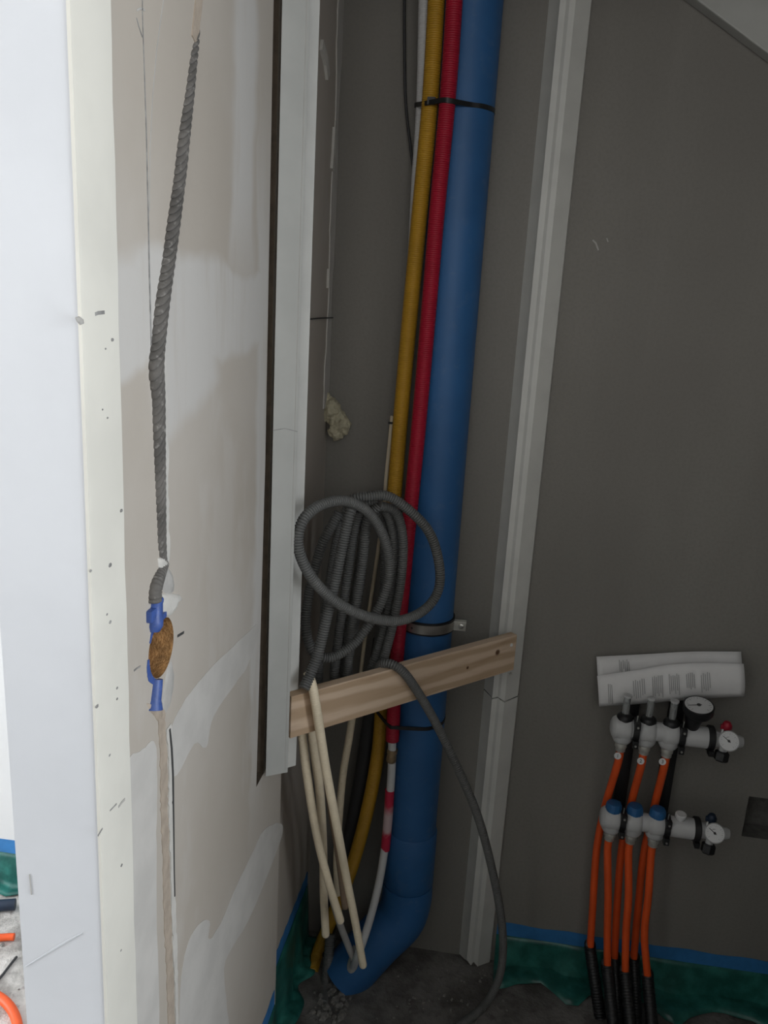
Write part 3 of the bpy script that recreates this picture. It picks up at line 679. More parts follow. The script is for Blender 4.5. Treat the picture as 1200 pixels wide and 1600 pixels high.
gtube('loop', long_loop([(560, 800), (578, 786), (604, 800), (615, 850), (612, 920), (600, 980), (582, 1040), (560, 1090), (528, 1105), (522, 1060), (530, 990), (540, 920), (550, 850), (560, 800)], [-.06, -.055, -.05, -.05, -.05, -.05, -.052, -.06, -.07, -.072, -.072, -.07, -.068, -.06]), coil)
gtube('loop', long_loop([(575, 812), (592, 806), (601, 850), (600, 920), (592, 1000), (575, 1080), (550, 1110), (535, 1090), (540, 1020), (556, 920), (566, 850), (575, 812)], [-.085, -.08, -.08, -.08, -.08, -.08, -.085, -.09, -.09, -.09, -.088, -.085]), coil)
gtube('loop', long_loop([(532, 812), (552, 794), (568, 815), (566, 880), (556, 960), (542, 1040), (522, 1095), (500, 1100), (498, 1040), (508, 960), (520, 880), (532, 812)], [-.085, -.08, -.078, -.078, -.078, -.08, -.085, -.09, -.092, -.092, -.09, -.085]), coil)
gtube('end_length', [D(556, 786, -.02), D(547, 800, -.004), D(535, 852, .0), D(524, 905, .004), D(511, 962, .008), D(497, 1020, .012), D(484, 1056, .018), D(475, 1076, .024)], coil, r=0.0098)
gl = thing('flexible_conduit', D(640, 1065, .02), 'single grey ribbed conduit hanging over the batten and down to the floor', 'conduit')
gtube('length', [D(578, 1075, -.05), D(588, 1046, -.03), D(604, 1036, .0), D(628, 1048, .022), D(652, 1080, .024), B(682, 1132, .255), B(716, 1202, .242), B(746, 1274, .225), B(766, 1346, .205), B(781, 1420, .185), B(786, 1480, .165), B(779, 1530, .150), F(756, 1572, 0.010), F(720, 1600, 0.010), F(640, 1640, 0.010)], gl, r=0.0090)

# ------------------------------------------------------------------ cream conduits
def cream(pts, label, r=0.0083, mat='cream_conduit', ribs=True, rnd=True):
    kw = dict(pitch=0.0042, amp=0.0007) if ribs else {}
    return tag(tube_obj('flexible_conduit', pts, r, mat, None, seg=12, round_end=rnd, **kw), label, 'conduit', 'cream conduits hanging below the batten')
cream([D(481, 1050, .006), D(489, 1076, .024), D(498, 1130, .027), D(509, 1200, .02), D(526, 1290, .0), B(541, 1370, .30), B(555, 1440, .28), B(568, 1512, .265)], 'longest cream ribbed conduit hanging in front of the batten')
cream([D(466, 1090, -.022), D(472, 1150, -.022), D(481, 1220, -.03), B(494, 1300, .34), B(511, 1370, .31), B(533, 1442, .28)], 'cream conduit leaning right, ending just above the white water pipe')
cream([D(478, 1085, -.028), D(489, 1160, -.03), D(500, 1240, -.05), B(505, 1330, .27), B(506, 1400, .25), B(509, 1464, .235)], 'straight cream conduit hanging furthest left to a blunt end', r=0.0087)
cream([B(556, 1080, .12), B(546, 1150, .12), B(536, 1210, .12), B(529, 1290, .125), B(526, 1350, .13), B(528, 1400, .13)], 'cream conduit seen through the gap beside the black tube')
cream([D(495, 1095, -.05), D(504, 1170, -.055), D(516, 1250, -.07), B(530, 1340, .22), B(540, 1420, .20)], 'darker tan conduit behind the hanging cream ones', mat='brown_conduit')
cream([B(515, 1390, .20), B(530, 1440, .19), B(545, 1480, .18), B(556, 1505, .175)], 'short pale conduit stub slanting right near the floor', r=0.0075, mat='plaster_grey', ribs=False)
# grey-brown stubs and cable ends rising from the floor behind
tag(tube_obj('flexible_conduit', [F(505, 1570, -0.004), B(508, 1540, .15), B(513, 1500, .13), B(516, 1460, .10)], 0.012, 'grey_conduit', pitch=0.0042, amp=0.001, seg=12), 'grey conduit stub rising from the floor in the corner', 'conduit')
tag(tube_obj('pipe_stub', [F(545, 1535, -0.004), B(552, 1505, .155), B(560, 1480, .14)], 0.013, 'plaster_grey', seg=14), 'pale plastic stub standing beside the foot of the blue elbow', 'pipe stub')

# ------------------------------------------------------------------ expanding foam on the corner
bm = bmesh.new()
fc = Vector(B(521, 655, 0.015))
for ox, oz, rr in ((-0.012, 0.030, 0.017), (-0.010, 0.014, 0.020), (0.004, 0.002, 0.020), (0.018, -0.008, 0.019), (0.008, -0.024, 0.017), (0.020, -0.018, 0.014), (-0.004, 0.02, 0.02), (-0.016, 0.043, 0.009)):
    bmesh.ops.create_icosphere(bm, subdivisions=3, radius=rr, matrix=Matrix.Translation(fc + Vector((ox, random.uniform(-0.006, 0.004), oz))))
me = bpy.data.meshes.new('foam'); bm.to_mesh(me); bm.free()
fo = bpy.data.objects.new('expanding_foam', me); col.objects.link(fo); me.materials.append(M['foam'])
md = fo.modifiers.new('remesh', 'REMESH'); md.mode = 'VOXEL'; md.voxel_size = 0.0018
tx = bpy.data.textures.new('foam_noise', 'CLOUDS'); tx.noise_scale = 0.012
dm = fo.modifiers.new('lumps', 'DISPLACE'); dm.texture = tx; dm.strength = 0.014; dm.mid_level = 0.5; dm.texture_coords = 'GLOBAL'
sm_ = fo.modifiers.new('smooth', 'SMOOTH'); sm_.iterations = 2
me.polygons.foreach_set('use_smooth', [True] * len(me.polygons))
tag(fo, 'pale yellow lump of expanding foam in the corner above the coil', 'foam')

# ================================================================== LEFT WALL: conduit and box
cpts = [(303, 50), (302, 60), (301, 72), (298, 95), (292, 150), (284, 215), (276, 285), (268, 350), (260, 410), (252, 470), (246, 525), (243, 570), (245, 620), (246, 680), (247, 740), (248, 800), (249, 850), (251, 884)]
cpos = [L(a, b, dpt) for (a, b), dpt in zip(cpts, [-.004, -.004, -.003, -.002, -.001, 0, 0, 0.001, .001, .002, .002, .003, .002, .001, 0, -.001, -.002, -.005])]
decal('chase_filler', [L(*q) for q in ((316, -60, 0), (311, -20, 0), (309, 10, 0), (305, 45, 0), (302, 62, 0))], [0.02, 0.019, 0.017, 0.016, 0.012], 'plaster_tan', wall_left, NX, 0.0012)
wc_ = thing('flexible_conduit', cpos[-1], 'dusty grey ribbed conduit sunk into the skimmed left partition above the blue box', 'conduit')
tube_obj('conduit', cpos, lambda t: 0.0062 + 0.0026 * min(1, t * 4) - 0.0014 * max(0, t - 0.6) / 0.4, 'dusty_conduit', wc_, pitch=0.0085, amp=0.0019, seg=16, skew=1.7)
tube_obj('lower_length', [L(252, 880, -.006), L(246, 900, -.001), L(241, 920, .002), L(240, 940, .002)], 0.0085, 'dusty_conduit', wc_, pitch=0.0042, amp=0.0012, seg=14)
jb = thing('junction_box', (0.0, HY, HZ - 0.06), 'blue electrical box plastered into the left partition with an open round hole', 'junction box')
def halfring(r0, r1, a0, a1, h, seg=20):
    m = MB(); v = []; fs = []
    for k in range(seg + 1):
        t = a0 + (a1 - a0) * k / seg; w = 0.25 + 0.75 * math.sin(PI * min(1, max(0, k / seg)))
        ro = r0 + (r1 - r0) * w + random.uniform(-0.0006, 0.0006)
        for r, x in ((r0 + 0.0003, -0.004), (r0 + 0.0003, h), (ro, h * 0.4), (ro, -0.004)): v.append((x, HY + r * math.cos(t), HZ + r * math.sin(t)))
    for k in range(seg):
        for q in range(4): fs.append((k * 4 + q, k * 4 + (q + 1) % 4, k * 4 + 4 + (q + 1) % 4, k * 4 + 4 + q))
    fs += [(0, 1, 2, 3), (seg * 4 + 3, seg * 4 + 2, seg * 4 + 1, seg * 4)]
    return m.add(v, fs)
halfring(HR, HR + 0.0075, math.radians(178), math.radians(255), 0.0015).build('box_rim', 'box_blue', jb)
halfring(HR, HR + 0.005, math.radians(85), math.radians(150), 0.0012).build('box_rim', 'box_blue', jb)
up_a, up_b = L(240, 986, .001), L(243, 931, .001)
MB().lathe([(0.0065, 0), (0.0095, 0.006), (0.0095, 0.012), (0.0086, 0.018), (0.0080, 0.03), (0.0086, 0.0315), (0.0086, 0.0345), (0.0075, 0.036)], up_a, Vector(up_b) - Vector(up_a), 20).build('spout', 'box_blue', jb)
MB().box(*(tuple(np.array(L(231, 962, 0)) + q) for q in (np.array([-.003, -.004, -.007]), np.array([.006, .010, .006])))).build('latch', 'box_blue', jb, bevel=0.002)
MB().box(*(tuple(np.array(L(250, 963, 0)) + q) for q in (np.array([-.003, -.006, -.005]), np.array([.003, .012, .002])))).build('lug', 'box_blue', jb, bevel=0.0015)
lo_a, lo_b = L(243, 1061, -.001), L(240, 1097, .0)
MB().lathe([(0.0078, 0), (0.0080, 0.012), (0.0080, 0.022), (0.0105, 0.032)], lo_a, Vector(lo_b) - Vector(lo_a), 20).build('spout', 'box_blue', jb)

# ================================================================== TAPE AND FILM
def film_run(name, path, ztop, out, label, tape_h=0.045, seed=1, fold=0.018, zvar=None, reach=0.07, toe=0.0):
    """path: list of (x, y) along the wall; out: unit vector into the room"""
    rnd = random.Random(seed)
    t = thing(name, (path[0][0], path[0][1], 0.0), label, 'masking film', 'blue taped green films')
    n = 46; A, Bq = Vector((*path[0], 0)), Vector((*path[1], 0)); O = Vector((*out, 0))
    zt = lambda f: ztop[0] + (ztop[1] - ztop[0]) * f
    v = []; fs = []
    for i in range(n + 1):
        f = i / n; p = A.lerp(Bq, f); j = 0.002 * math.sin(i * 1.3)
        for o_, z in ((0.0003, zt(f) + j), (0.0012, zt(f) + j), (0.0016, zt(f) - tape_h), (0.0003, zt(f) - tape_h)):
            v.append(tuple(p + O * o_ + Vector((0, 0, z))))
    for i in range(n):
        for q in range(4): fs.append((i * 4 + q, i * 4 + (q + 1) % 4, i * 4 + 4 + (q + 1) % 4, i * 4 + 4 + q))
    MB().add(v, fs).build('blue_tape', 'tape_blue', t, smooth_angle=None)
    rows = 9; v = []; fs = []; ph = [rnd.uniform(0, 6) for _ in range(6)]
    for i in range(n + 1):
        f = i / n; p = A.lerp(Bq, f); s = f * (Bq - A).length
        for k in range(rows + 1):
            g = k / rows
            w = 0.5 + 0.5 * math.sin(s * 38 + ph[0] + 2.2 * math.sin(s * 11 + ph[1]) + g * 1.5); w2 = math.sin(s * 95 + ph[2] + g * 4)
            z0_ = zt(f) - tape_h * 0.75
            if g < 0.7:
                q = g / 0.7; z = z0_ * (1 - q) + 0.006 * q; o_ = 0.0022 + fold * q * (0.35 + w) + 0.003 * w2 * q
            else:
                q = (g - 0.7) / 0.3; z = 0.006 + 0.008 * abs(w2) * math.sin(PI * q); o_ = 0.0022 + fold * (0.35 + w) + 0.003 * w2 + q * reach * (0.6 + 0.5 * w)
            v.append(tuple(p + O * o_ + Vector((0, 0, max(z, 0.003)))))
    R_ = rows + 1
    for i in range(n):
        for k in range(rows): fs.append((i * R_ + k, i * R_ + k + 1, (i + 1) * R_ + k + 1, (i + 1) * R_ + k))
    o = MB().add(v, fs).build('green_film', 'film', t, smooth_angle=1.0)
    sd = o.modifiers.new('thickness', 'SOLIDIFY'); sd.thickness = 0.0006
    return t
film_run('masking_film', [(0.436, 0.0), (XR - 0.04, 0.0)], (0.112, 0.125), (0, -1), 'blue tape and crumpled green film along the back wall under the manifold', seed=3, reach=0.075)
film_run('masking_film', [(0.0, -1.02), (0.0, -0.41)], (0.222, 0.222), (1, 0), 'blue tape and dark green film along the foot of the left partition', seed=5, fold=0.012, reach=0.05)
film_run('masking_film', [(XL + 0.02, 0.0), (-0.12, 0.0)], (0.128, 0.128), (0, -1), 'blue tape and green film at lower left in the bright next room', seed=8, reach=0.03, tape_h=0.05)
film_run('masking_film', [(-0.026, -0.39), (-0.026, -0.03)], (0.215, 0.195), (1, 0), 'blue tape and green film in the corner behind the hanging conduits', seed=11, fold=0.010, reach=0.03)

# ================================================================== MANIFOLD
YB = 0.082
ZU, ZL = 0.702, 0.487
mf = thing('heating_manifold', (0.74, -0.02, 0.40), 'white underfloor heating manifold with two bars, gauges and blue caps', 'manifold')
def xz(px, py, d=YB): q = B(px, py, d); return q[0], q[2]
up_x = [xz(975, 1130)[0], xz(1012, 1133)[0], xz(1048, 1137)[0]]
lw_x = [xz(957, 1275)[0], xz(990, 1279)[0], xz(1026, 1282)[0]]
dx_l = 0.004
def bar(z, xs, name, xe):
    m = MB(); x0 = xs[0] - 0.026
    prof = [(0.012, 0), (0.019, 0.003), (0.0235, 0.009)]
    pos = 0.009
    for i, x in enumerate(xs):
        c_ = x - x0
        prof += [(0.0235, c_ - 0.012), (0.0252, c_ - 0.008), (0.0252, c_ + 0.008), (0.0235, c_ + 0.013)]
        if i < 2:
            nx = xs[i + 1] - x0
            prof += [(0.0195, c_ + 0.0165), (0.0195, nx - 0.0165)]
    prof += [(0.020, xs[2] - x0 + 0.017), (0.020, xs[2] - x0 + 0.026), (0.022, xs[2] - x0 + 0.03), (0.022, xe - x0)]
    m.lathe(prof, (x0, -YB, z), (1, 0, 0), 28)
    for x in xs:
        m.lathe([(0.0215, 0), (0.0205, 0.012), (0.0165, 0.019), (0.0130, 0.021)], (x, -YB, z - 0.012), (0, 0, -1), 22)
    return m.build(name, 'manifold', mf, smooth_angle=0.6)
xe_u = xz(1105, 1148)[0]; xe_l = xz(1084, 1287)[0]
bar(ZU, up_x, 'supply_bar', xe_u); bar(ZL, lw_x, 'return_bar', xe_l)
for x in up_x:                                           # flow meters
    fmx = MB().lathe([(0.0165, 0), (0.0165, 0.007), (0.0135, 0.011), (0.0090, 0.014)], (x, -YB, ZU + 0.019), (0, 0, 1), 20).build('flow_meter', 'black', mf)
    MB().lathe([(0.0072, 0), (0.0072, 0.038), (0.0064, 0.040), (0.0052, 0.040), (0.0052, 0.0)], (x, -YB, ZU + 0.032), (0, 0, 1), 18, cap=False).build('sight_glass', 'glass', fmx)
    MB().lathe([(0.0082, 0), (0.0088, 0.001), (0.0088, 0.0045), (0.0070, 0.005)], (x, -YB, ZU + 0.070), (0, 0, 1), 18).build('glass_rim', 'manifold', fmx)
    MB().lathe([(0.0022, 0), (0.0022, 0.02), (0.0042, 0.021), (0.0042, 0.023)], (x, -YB, ZU + 0.033), (0, 0, 1), 10).build('float', 'ink', fmx)
for x in lw_x:                                           # blue caps with grip ribs
    m = MB(); prof = [(0.0165, 0), (0.0172, 0.003), (0.0166, 0.013), (0.0140, 0.019), (0.0080, 0.0205)]
    m.lathe(prof, (x, -YB, ZL + 0.018), (0, 0, 1), 24)
    for k in range(12):
        a = 2 * PI * k / 12
        m.cyl((x + 0.0168 * math.cos(a), -YB + 0.0168 * math.sin(a), ZL + 0.020), (x + 0.0152 * math.cos(a), -YB + 0.0152 * math.sin(a), ZL + 0.034), 0.0014, 0.001, 6)
    m.build('blue_cap', 'cap_blue', mf)
for bx_, lab in ((0.5 * (up_x[0] + up_x[1]), 0), (up_x[2] + 0.0215, 1)):   # brackets: rail on the wall, straps round both bars
    rail = MB().box((bx_ - 0.0135, -0.030, ZL - 0.045), (bx_ + 0.0135, -0.0005, ZU + 0.055)).box((bx_ - 0.005, -YB + 0.02, ZU - 0.01), (bx_ + 0.005, -0.029, ZU + 0.01)).box((bx_ - 0.005, -YB + 0.02, ZL - 0.01), (bx_ + 0.005, -0.029, ZL + 0.01)).build('bracket', 'black', mf, bevel=0.002)
    for z in (ZU, ZL):
        m = MB(); v = []; fs = []
        for k in range(33):
            t = 2 * PI * k / 32
            for r, o_ in ((0.0212, -0.0058), (0.0256, -0.0058), (0.0256, 0.0058), (0.0212, 0.0058)): v.append((bx_ + o_, -YB + r * math.cos(t), z + r * math.sin(t)))
        for k in range(32):
            for q in range(4): fs.append((k * 4 + q, k * 4 + (q + 1) % 4, k * 4 + 4 + (q + 1) % 4, k * 4 + 4 + q))
        m.add(v, fs); m.box((bx_ - 0.0055, -YB - 0.0285, z + 0.010), (bx_ + 0.0055, -YB - 0.018, z + 0.026)).box((bx_ - 0.0055, -YB - 0.0285, z - 0.030), (bx_ + 0.0055, -YB - 0.016, z - 0.014))
        st = m.build('strap', 'black', rail)
        MB().lathe([(0.0024, 0), (0.0024, 0.002)], (bx_, -YB - 0.0284, z + 0.018), (0, -1, 0), 10).cyl((bx_ - 0.002, -YB - 0.018, z + 0.024), (bx_ - 0.002, -YB - 0.020, z + 0.040), 0.0013, seg=8).build('screw', 'steel', rail)
        MB().lathe([(0.0022, 0), (0.0022, 0.002)], (bx_, -YB - 0.0284, z - 0.024), (0, -1, 0), 10).build('screw', 'steel', rail)
# dial helper: disc facing direction a with ticks and a needle
def dial(parent, c, a, r, name, needle, rimmat, upv=(0, 0, 1), body=0.012):
    a = Vector(a).normalized(); u = Vector(upv); u = (u - a * u.dot(a)).normalized(); s_ = u.cross(a)
    g = MB().lathe([(r * 0.9, -body), (r, -body * 0.7), (r, 0.0), (r * 0.93, 0.0015), (r * 0.88, 0.0005)], c, a, 36).build(name, rimmat, parent)
    C_ = Vector(c)
    MB().lathe([(r * 0.89, 0.0002), (r * 0.89, 0.0008)], c, a, 36).build('dial_face', 'dial', g)
    m = MB()
    def bar_(p, q, w):
        P_, Q_ = C_ + s_ * p[0] + u * p[1] + a * 0.001, C_ + s_ * q[0] + u * q[1] + a * 0.001
        t = (Q_ - P_).normalized(); n_ = t.cross(a) * w
        v = [P_ - n_, P_ + n_, Q_ + n_ * 0.6, Q_ - n_ * 0.6]; v = [tuple(x) for x in v] + [tuple(x + a * 0.0005) for x in v]
        m.add(v, [(0, 3, 2, 1), (4, 5, 6, 7), (0, 1, 5, 4), (1, 2, 6, 5), (2, 3, 7, 6), (3, 0, 4, 7)])
    for k in range(19):
        t = math.radians(-135 + 15 * k); r0 = r * (0.62 if k % 3 == 0 else 0.72)
        bar_((r0 * math.sin(t), r0 * math.cos(t)), (r * 0.80 * math.sin(t), r * 0.80 * math.cos(t)), 0.00028)
    m.build('scale_marks', 'ink', g)
    m = MB(); t = math.radians(needle)
    bar_((-0.2 * r * math.sin(t), -0.2 * r * math.cos(t)), (0.7 * r * math.sin(t), 0.7 * r * math.cos(t)), 0.0009)
    m.lathe([(r * 0.13, 0.0008), (r * 0.13, 0.002)], c, a, 12)
    m.build('needle', 'dark_mark', g); return g
gx, gz = xz(1092, 1102, YB + 0.012)
gc = (gx, -YB - 0.012, gz)
ga = (-0.06, -0.20, 0.98)
dial(mf, gc, ga, 0.0305, 'pressure_gauge', -100, 'black', (0, 1, 0.3), body=0.020)
MB().cyl((gx - 0.004, -YB, ZU + 0.018), (gx - 0.002, -YB - 0.004, gz - 0.014), 0.013, 0.022, seg=20).build('gauge_stem', 'black', mf)
def end_set(z, xe, valve_mat, tpx, kpx, vpx, epx, nd_ang):
    MB().lathe([(0.0245, 0), (0.0265, 0.002), (0.0265, 0.011), (0.0245, 0.013)], (xe, -YB, z), (1, 0, 0), 28).box((xe + 0.001, -YB - 0.030, z - 0.026), (xe + 0.011, -YB - 0.012, z - 0.014)).build('union_nut', 'black', mf)
    ex = xz(epx[0], epx[1])[0]
    MB().lathe([(0.0155, 0), (0.0165, 0.004), (0.0165, ex - xe - 0.030), (0.0125, ex - xe - 0.024), (0.0125, ex - xe - 0.012), (0.010, ex - xe - 0.006)], (xe + 0.012, -YB, z), (1, 0, 0), 20).build('end_piece', 'manifold', mf)
    vx = xz(vpx[0], vpx[1])[0]
    m = MB().lathe([(0.0055, 0), (0.0055, 0.012), (0.0095, 0.013), (0.0095, 0.022), (0.006, 0.028)], (vx, -YB, z + 0.013), (0, 0, 1), 14)
    m.box((vx - 0.012, -YB - 0.003, z + 0.024), (vx + 0.010, -YB + 0.003, z + 0.034)); m.build('valve_handle', valve_mat, mf, bevel=0.001)
    MB().cyl((vx - 0.010, -YB - 0.010, z + 0.013), (vx - 0.010, -YB - 0.010, z + 0.028), 0.002, seg=8).build('vent_pin', 'dial', mf)
    tx_, tz_ = xz(tpx[0], tpx[1], YB + 0.026)
    MB().cyl((tx_, -YB, tz_ + 0.004), (tx_, -YB - 0.022, tz_), 0.008, seg=14).build('thermometer_stem', 'manifold', mf)
    dial(mf, (tx_, -YB - 0.026, tz_), (-0.25, -0.85, 0.45), 0.0205, 'thermometer', nd_ang, 'manifold', body=0.006)
    kx, kz = xz(kpx[0], kpx[1], YB + 0.018)
    m = MB().lathe([(0.0125, 0), (0.0145, 0.003), (0.0145, 0.018), (0.0115, 0.021)], (kx, -YB - 0.016, kz + 0.011), (-0.12, -0.25, -1), 6).build('drain_cap', 'black', mf, smooth_angle=0.3)
    MB().cyl((kx + 0.001, -YB - 0.012, kz + 0.028), (kx, -YB - 0.016, kz + 0.010), 0.0075, 0.008, seg=14).build('drain_spout', 'manifold', mf)
end_set(ZU, xe_u, 'dark_red', (1139, 1158), (1128, 1182), (1137, 1128), (1157, 1152), -60)
end_set(ZL, xe_l, 'dark_blue', (1117, 1302), (1107, 1326), (1114, 1268), (1136, 1294), -60)
# white filler cap on the return bar
fx, fz = xz(1064, 1268)
MB().lathe([(0.0085, 0), (0.0085, 0.008), (0.0115, 0.009), (0.0115, 0.016), (0.009, 0.0175), (0.006, 0.0168)], (fx, -YB - 0.002, ZL + 0.018), (0, -0.15, 1), 20).build('air_vent', 'dial', mf)

# orange heating pipes: three from the supply bar behind, three from the return bar in front
def text_mesh(ch, size):
    cu = bpy.data.curves.new('digit', 'FONT'); cu.body = ch; cu.size = size; cu.align_x = 'CENTER'; cu.align_y = 'CENTER'; cu.extrude = 0.0002
    o = bpy.data.objects.new('digit', cu); col.objects.link(o)
    bpy.context.view_layer.update(); dg_ = bpy.context.evaluated_depsgraph_get()
    me = bpy.data.meshes.new_from_object(o.evaluated_get(dg_)); bpy.data.objects.remove(o, do_unlink=True); return me
ordl = ('leftmost', 'middle', 'rightmost')
upaths = [[(945, 1262, .043), (932, 1330, .040), (926, 1420, .045), (922, 1482, .05)], [(985, 1260, .043), (971, 1330, .040), (964, 1420, .045), (960, 1500, .05)], [(1022, 1262, .043), (1006, 1335, .040), (997, 1420, .045), (990, 1500, .05)]]
foots = [(938, 1590), (966, 1600), (994, 1596)]
tags = [(965, 1181), (1001, 1189), (1035, 1190)]
for i in range(3):
    x = up_x[i]; t = thing('heating_pipe', (x, -YB, 0.0), f'orange heating pipe, {ordl[i]} of three with number tags below the upper bar', 'pipe', 'orange heating pipes')
    top_ = (x, -YB, ZU - 0.048); pts = [top_, (x - 0.001, -YB, ZU - 0.085)] + [B(*q) for q in upaths[i]]
    tube_obj('pipe', pts, 0.0082, 'orange', t, seg=14)
    MB().lathe([(0.0115, 0), (0.0125, 0.002), (0.0125, 0.010), (0.0105, 0.013), (0.0105, 0.020)], (x, -YB, ZU - 0.033), (0, 0, -1), 16).build('coupling', 'zinc', t)
    tx_, ty_, tz_ = B(tags[i][0], tags[i][1], YB + 0.012)
    tg = MB().lathe([(0.0072, 0), (0.0072, 0.0012)], (tx_, ty_, tz_), (0, -1, 0.25), 20).build('number_tag', 'dial', t)
    me = text_mesh(str(i + 1), 0.010); dgo = bpy.data.objects.new('digit', me); col.objects.link(dgo); me.materials.append(M['dark_mark'])
    dgo.parent = tg; dgo.matrix_parent_inverse = Matrix.Identity(4)
    dgo.location = (tx_, ty_ - 0.0016, tz_ + 0.0004); dgo.rotation_euler = (PI / 2 - 0.24, 0, 0)
    tg.matrix_parent_inverse = Matrix.Translation(-Vector(t.location))
    e = B(*upaths[i][-1]); ft = F(foots[i][0], foots[i][1], 0.0)
    e0 = B(upaths[i][-1][0] + 1, upaths[i][-1][1] - 6, .05)
    MB().tube([e0, e, (0.5 * (e[0] + ft[0]), 0.5 * (e[1] + ft[1]) - 0.006, 0.5 * e[2]), ft], 0.0135, seg=14, pitch=0.006, amp=0.001).build('black_sleeve', 'black', t, smooth_angle=1.2)
lpaths = [[(950, 1400, .088), (949, 1460, .088), (949, 1512, .09)], [(982, 1400, .088), (978, 1460, .088), (977, 1522, .09)], [(1013, 1400, .088), (1007, 1460, .088), (1012, 1528, .09)]]
lfoots = [(962, 1640), (990, 1650), (1022, 1645)]
for i in range(3):
    x = lw_x[i]; t = thing('heating_pipe', (x, -YB, 0.0), f'orange heating pipe, {ordl[i]} of three under the blue-capped lower bar', 'pipe', 'orange heating pipes')
    pts = [(x, -YB, ZL - 0.048), (x, -YB, ZL - 0.08)] + [B(*q) for q in lpaths[i]]
    tube_obj('pipe', pts, 0.0082, 'orange', t, seg=14)
    MB().lathe([(0.0115, 0), (0.0125, 0.002), (0.0125, 0.010), (0.0105, 0.013), (0.0105, 0.020)], (x, -YB, ZL - 0.033), (0, 0, -1), 16).build('coupling', 'zinc', t)
    e = B(*lpaths[i][-1]); ft = F(lfoots[i][0], lfoots[i][1], 0.0); e0 = B(lpaths[i][-1][0], lpaths[i][-1][1] - 6, .09)
    MB().tube([e0, e, (0.5 * (e[0] + ft[0]), 0.5 * (e[1] + ft[1]) - 0.004, 0.5 * e[2]), ft], 0.0135, seg=14, pitch=0.006, amp=0.001).build('black_sleeve', 'black', t, smooth_angle=1.2)

# ------------------------------------------------------------------ folded leaflet standing behind the flow meters
lf = thing('leaflet', B(1045, 1100, .04), 'folded printed paper leaflet tucked behind the manifold flow meters', 'leaflet')
def sheet(name, topl, botl, par, curl=0.0, nx=24, ny=6, mat='paper'):
    def interp(pl, f):
        q = f * (len(pl) - 1); i = min(int(q), len(pl) - 2); a, b = Vector(pl[i]), Vector(pl[i + 1]); return a.lerp(b, q - i)
    v = []; fs = []
    tp = [tuple(p) for p in smooth(topl, 0.01)]; bp = [tuple(p) for p in smooth(botl, 0.01)]
    for i in range(nx + 1):
        a, b = interp(tp, i / nx), interp(bp, i / nx)
        for j in range(ny + 1):
            g = j / ny; p = a.lerp(b, g); p.y -= curl * math.sin(PI * g); v.append(tuple(p))
    for i in range(nx):
        for j in range(ny): fs.append((i * (ny + 1) + j, i * (ny + 1) + j + 1, (i + 1) * (ny + 1) + j + 1, (i + 1) * (ny + 1) + j))
    o = MB().add(v, fs).build(name, mat, par, smooth_angle=1.0)
    sd = o.modifiers.new('thickness', 'SOLIDIFY'); sd.thickness = 0.0006; sd.offset = 0; return v
sheet('back_page', [B(932, 1026, .012), B(1010, 1022, .012), B(1080, 1018, .012), B(1158, 1018, .012)], [B(936, 1100, .036), B(1010, 1094, .036), B(1080, 1086, .036), B(1160, 1080, .036)], lf, 0.004)
sheet('front_flap', [B(933, 1056, .046), B(1000, 1046, .046), B(1050, 1038, .046), B(1100, 1036, .046), B(1162, 1037, .046)], [B(936, 1104, .044), B(1010, 1099, .044), B(1080, 1093, .044), B(1163, 1088, .044)], lf, 0.008)
sheet('fold', [B(936, 1100, .036), B(1010, 1094, .036), B(1080, 1086, .036), B(1160, 1080, .036)], [B(936, 1104, .044), B(1010, 1099, .044), B(1080, 1093, .044), B(1163, 1088, .044)], lf, 0.0)
# printed columns (fine dark lines) on both faces
def print_lines(x0, x1, y0, y1, n, d, mat, sk=-0.10, wd=0.0011):
    m = MB()
    for k in range(n):
        px = x0 + (x1 - x0) * (k + 0.5) / n
        a, b = Vector(B(px, y0 + sk * (px - x0) + random.uniform(0, 4), d)), Vector(B(px + 1.5, y1 + sk * (px - x0) - random.uniform(0, 8), d))
        s_ = Vector((wd / 2, 0, 0))
        m.add([tuple(a - s_), tuple(a + s_), tuple(b + s_), tuple(b - s_)], [(0, 1, 2, 3)])
    m.build('printed_text', mat, lf, smooth_angle=None)
print_lines(949, 957, 1068, 1102, 3, .0535, 'ink')
print_lines(988, 1008, 1061, 1094, 6, .0555, 'ink_light')
print_lines(1018, 1036, 1056, 1092, 6, .0555, 'ink_light')
print_lines(1044, 1062, 1053, 1088, 6, .0555, 'ink_light')
print_lines(1071, 1086, 1051, 1078, 5, .0555, 'ink')
print_lines(1094, 1110, 1051, 1084, 5, .0555, 'ink_light')
print_lines(966, 984, 1030, 1052, 6, .0275, 'ink', 0)

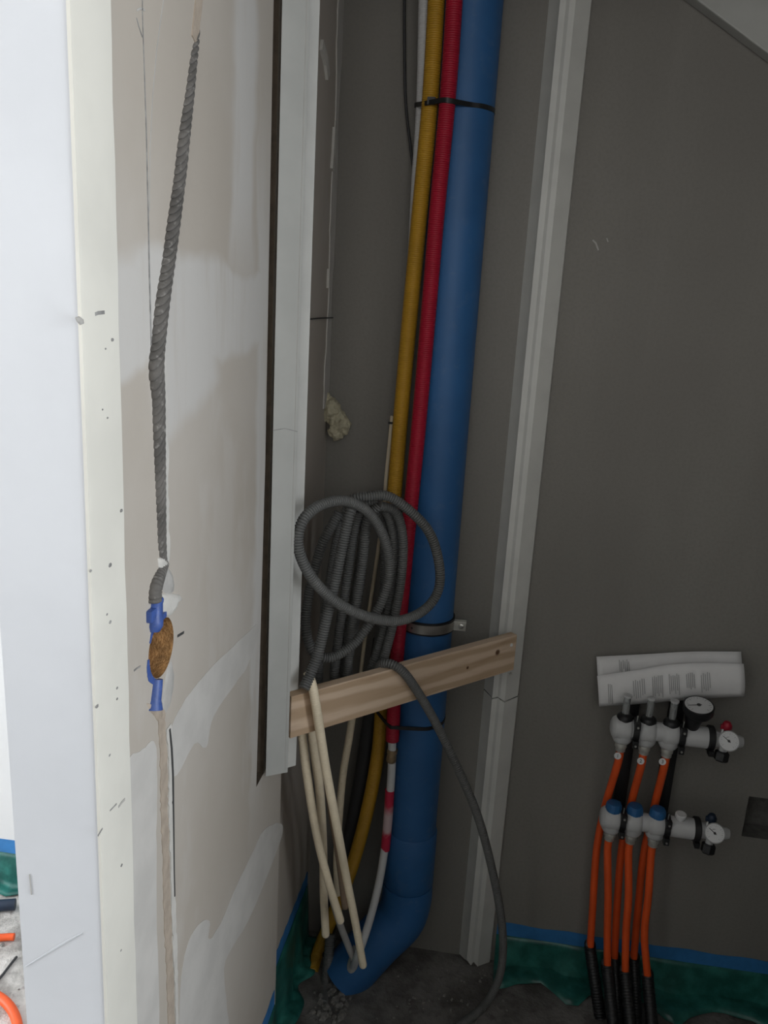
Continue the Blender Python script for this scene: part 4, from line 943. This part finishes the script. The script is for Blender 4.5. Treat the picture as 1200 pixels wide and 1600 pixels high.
# ================================================================== NEXT ROOM AT LOWER LEFT
tag(tube_obj('heating_hose', [F(-160, 1475, 0.012), F(-70, 1468, 0.011), F(0, 1465, 0.010), F(12, 1464, 0.010), F(22, 1464, 0.010)], 0.0085, 'orange', seg=14), 'short straight orange hose end on the floor at lower left', 'hose')
tag(tube_obj('heating_hose', [F(-130, 1600, 0.010), F(-80, 1560, 0.010), F(-35, 1547, 0.010), F(-5, 1556, 0.010), F(16, 1574, 0.010), F(27, 1600, 0.010), F(28, 1640, 0.010), F(10, 1700, 0.010)], 0.0105, 'orange', seg=14), 'curved orange hose on the floor in the bottom left corner', 'hose')
m = MB(); a, b = F(-40, 1420, 0.0), F(20, 1418, 0.0)
tag(tube_obj('film_roll', [F(-90, 1421, 0.016), F(-30, 1417, 0.016), F(24, 1413, 0.015)], 0.014, 'dark_blue', seg=12), 'dark rolled film edge on the floor below the green film at lower left', 'film')
tag(tube_obj('wire', [F(-30, 1560, 0.004), F(0, 1528, 0.004), F(14, 1510, 0.004), F(26, 1495, 0.004)], 0.003, 'black_tube', seg=8), 'thin dark wire on the floor between the two orange hoses', 'wire')

# ================================================================== RUBBLE ON THE FLOOR
m = MB(); rnd = random.Random(4)
def chip(m, c_, r):
    n = 5; v = []
    for k in range(n):
        a = 2 * PI * k / n + rnd.uniform(-.4, .4); v.append((c_[0] + r * rnd.uniform(.6, 1.1) * math.cos(a), c_[1] + r * rnd.uniform(.6, 1.1) * math.sin(a), 0.0))
    h = r * rnd.uniform(0.4, 0.9)
    v += [(c_[0] + (x - c_[0]) * .6, c_[1] + (y - c_[1]) * .6, h * rnd.uniform(.8, 1.1)) for x, y, _ in v]
    m.add(v, [(k, (k + 1) % n, n + (k + 1) % n, n + k) for k in range(n)] + [tuple(range(n, 2 * n))])
for k in range(120):
    if k < 60: px, py, s_ = rnd.gauss(515, 18), rnd.gauss(1570, 18), rnd.uniform(.003, .011)
    else: px, py, s_ = rnd.uniform(540, 800), rnd.uniform(1510, 1610), rnd.uniform(.0015, .006)
    q = F(px, py, 0)
    if q[1] < -0.01 and q[0] > 0.0: chip(m, q, s_)
for k in range(60):
    q = (rnd.uniform(-1.1, -0.2), rnd.uniform(-0.6, -0.08), 0); chip(m, q, rnd.uniform(.002, .009))
tag(m.build('mortar_rubble', 'rubble', smooth_angle=None), 'grey mortar crumbs scattered over the concrete floor', 'rubble', kind='stuff')
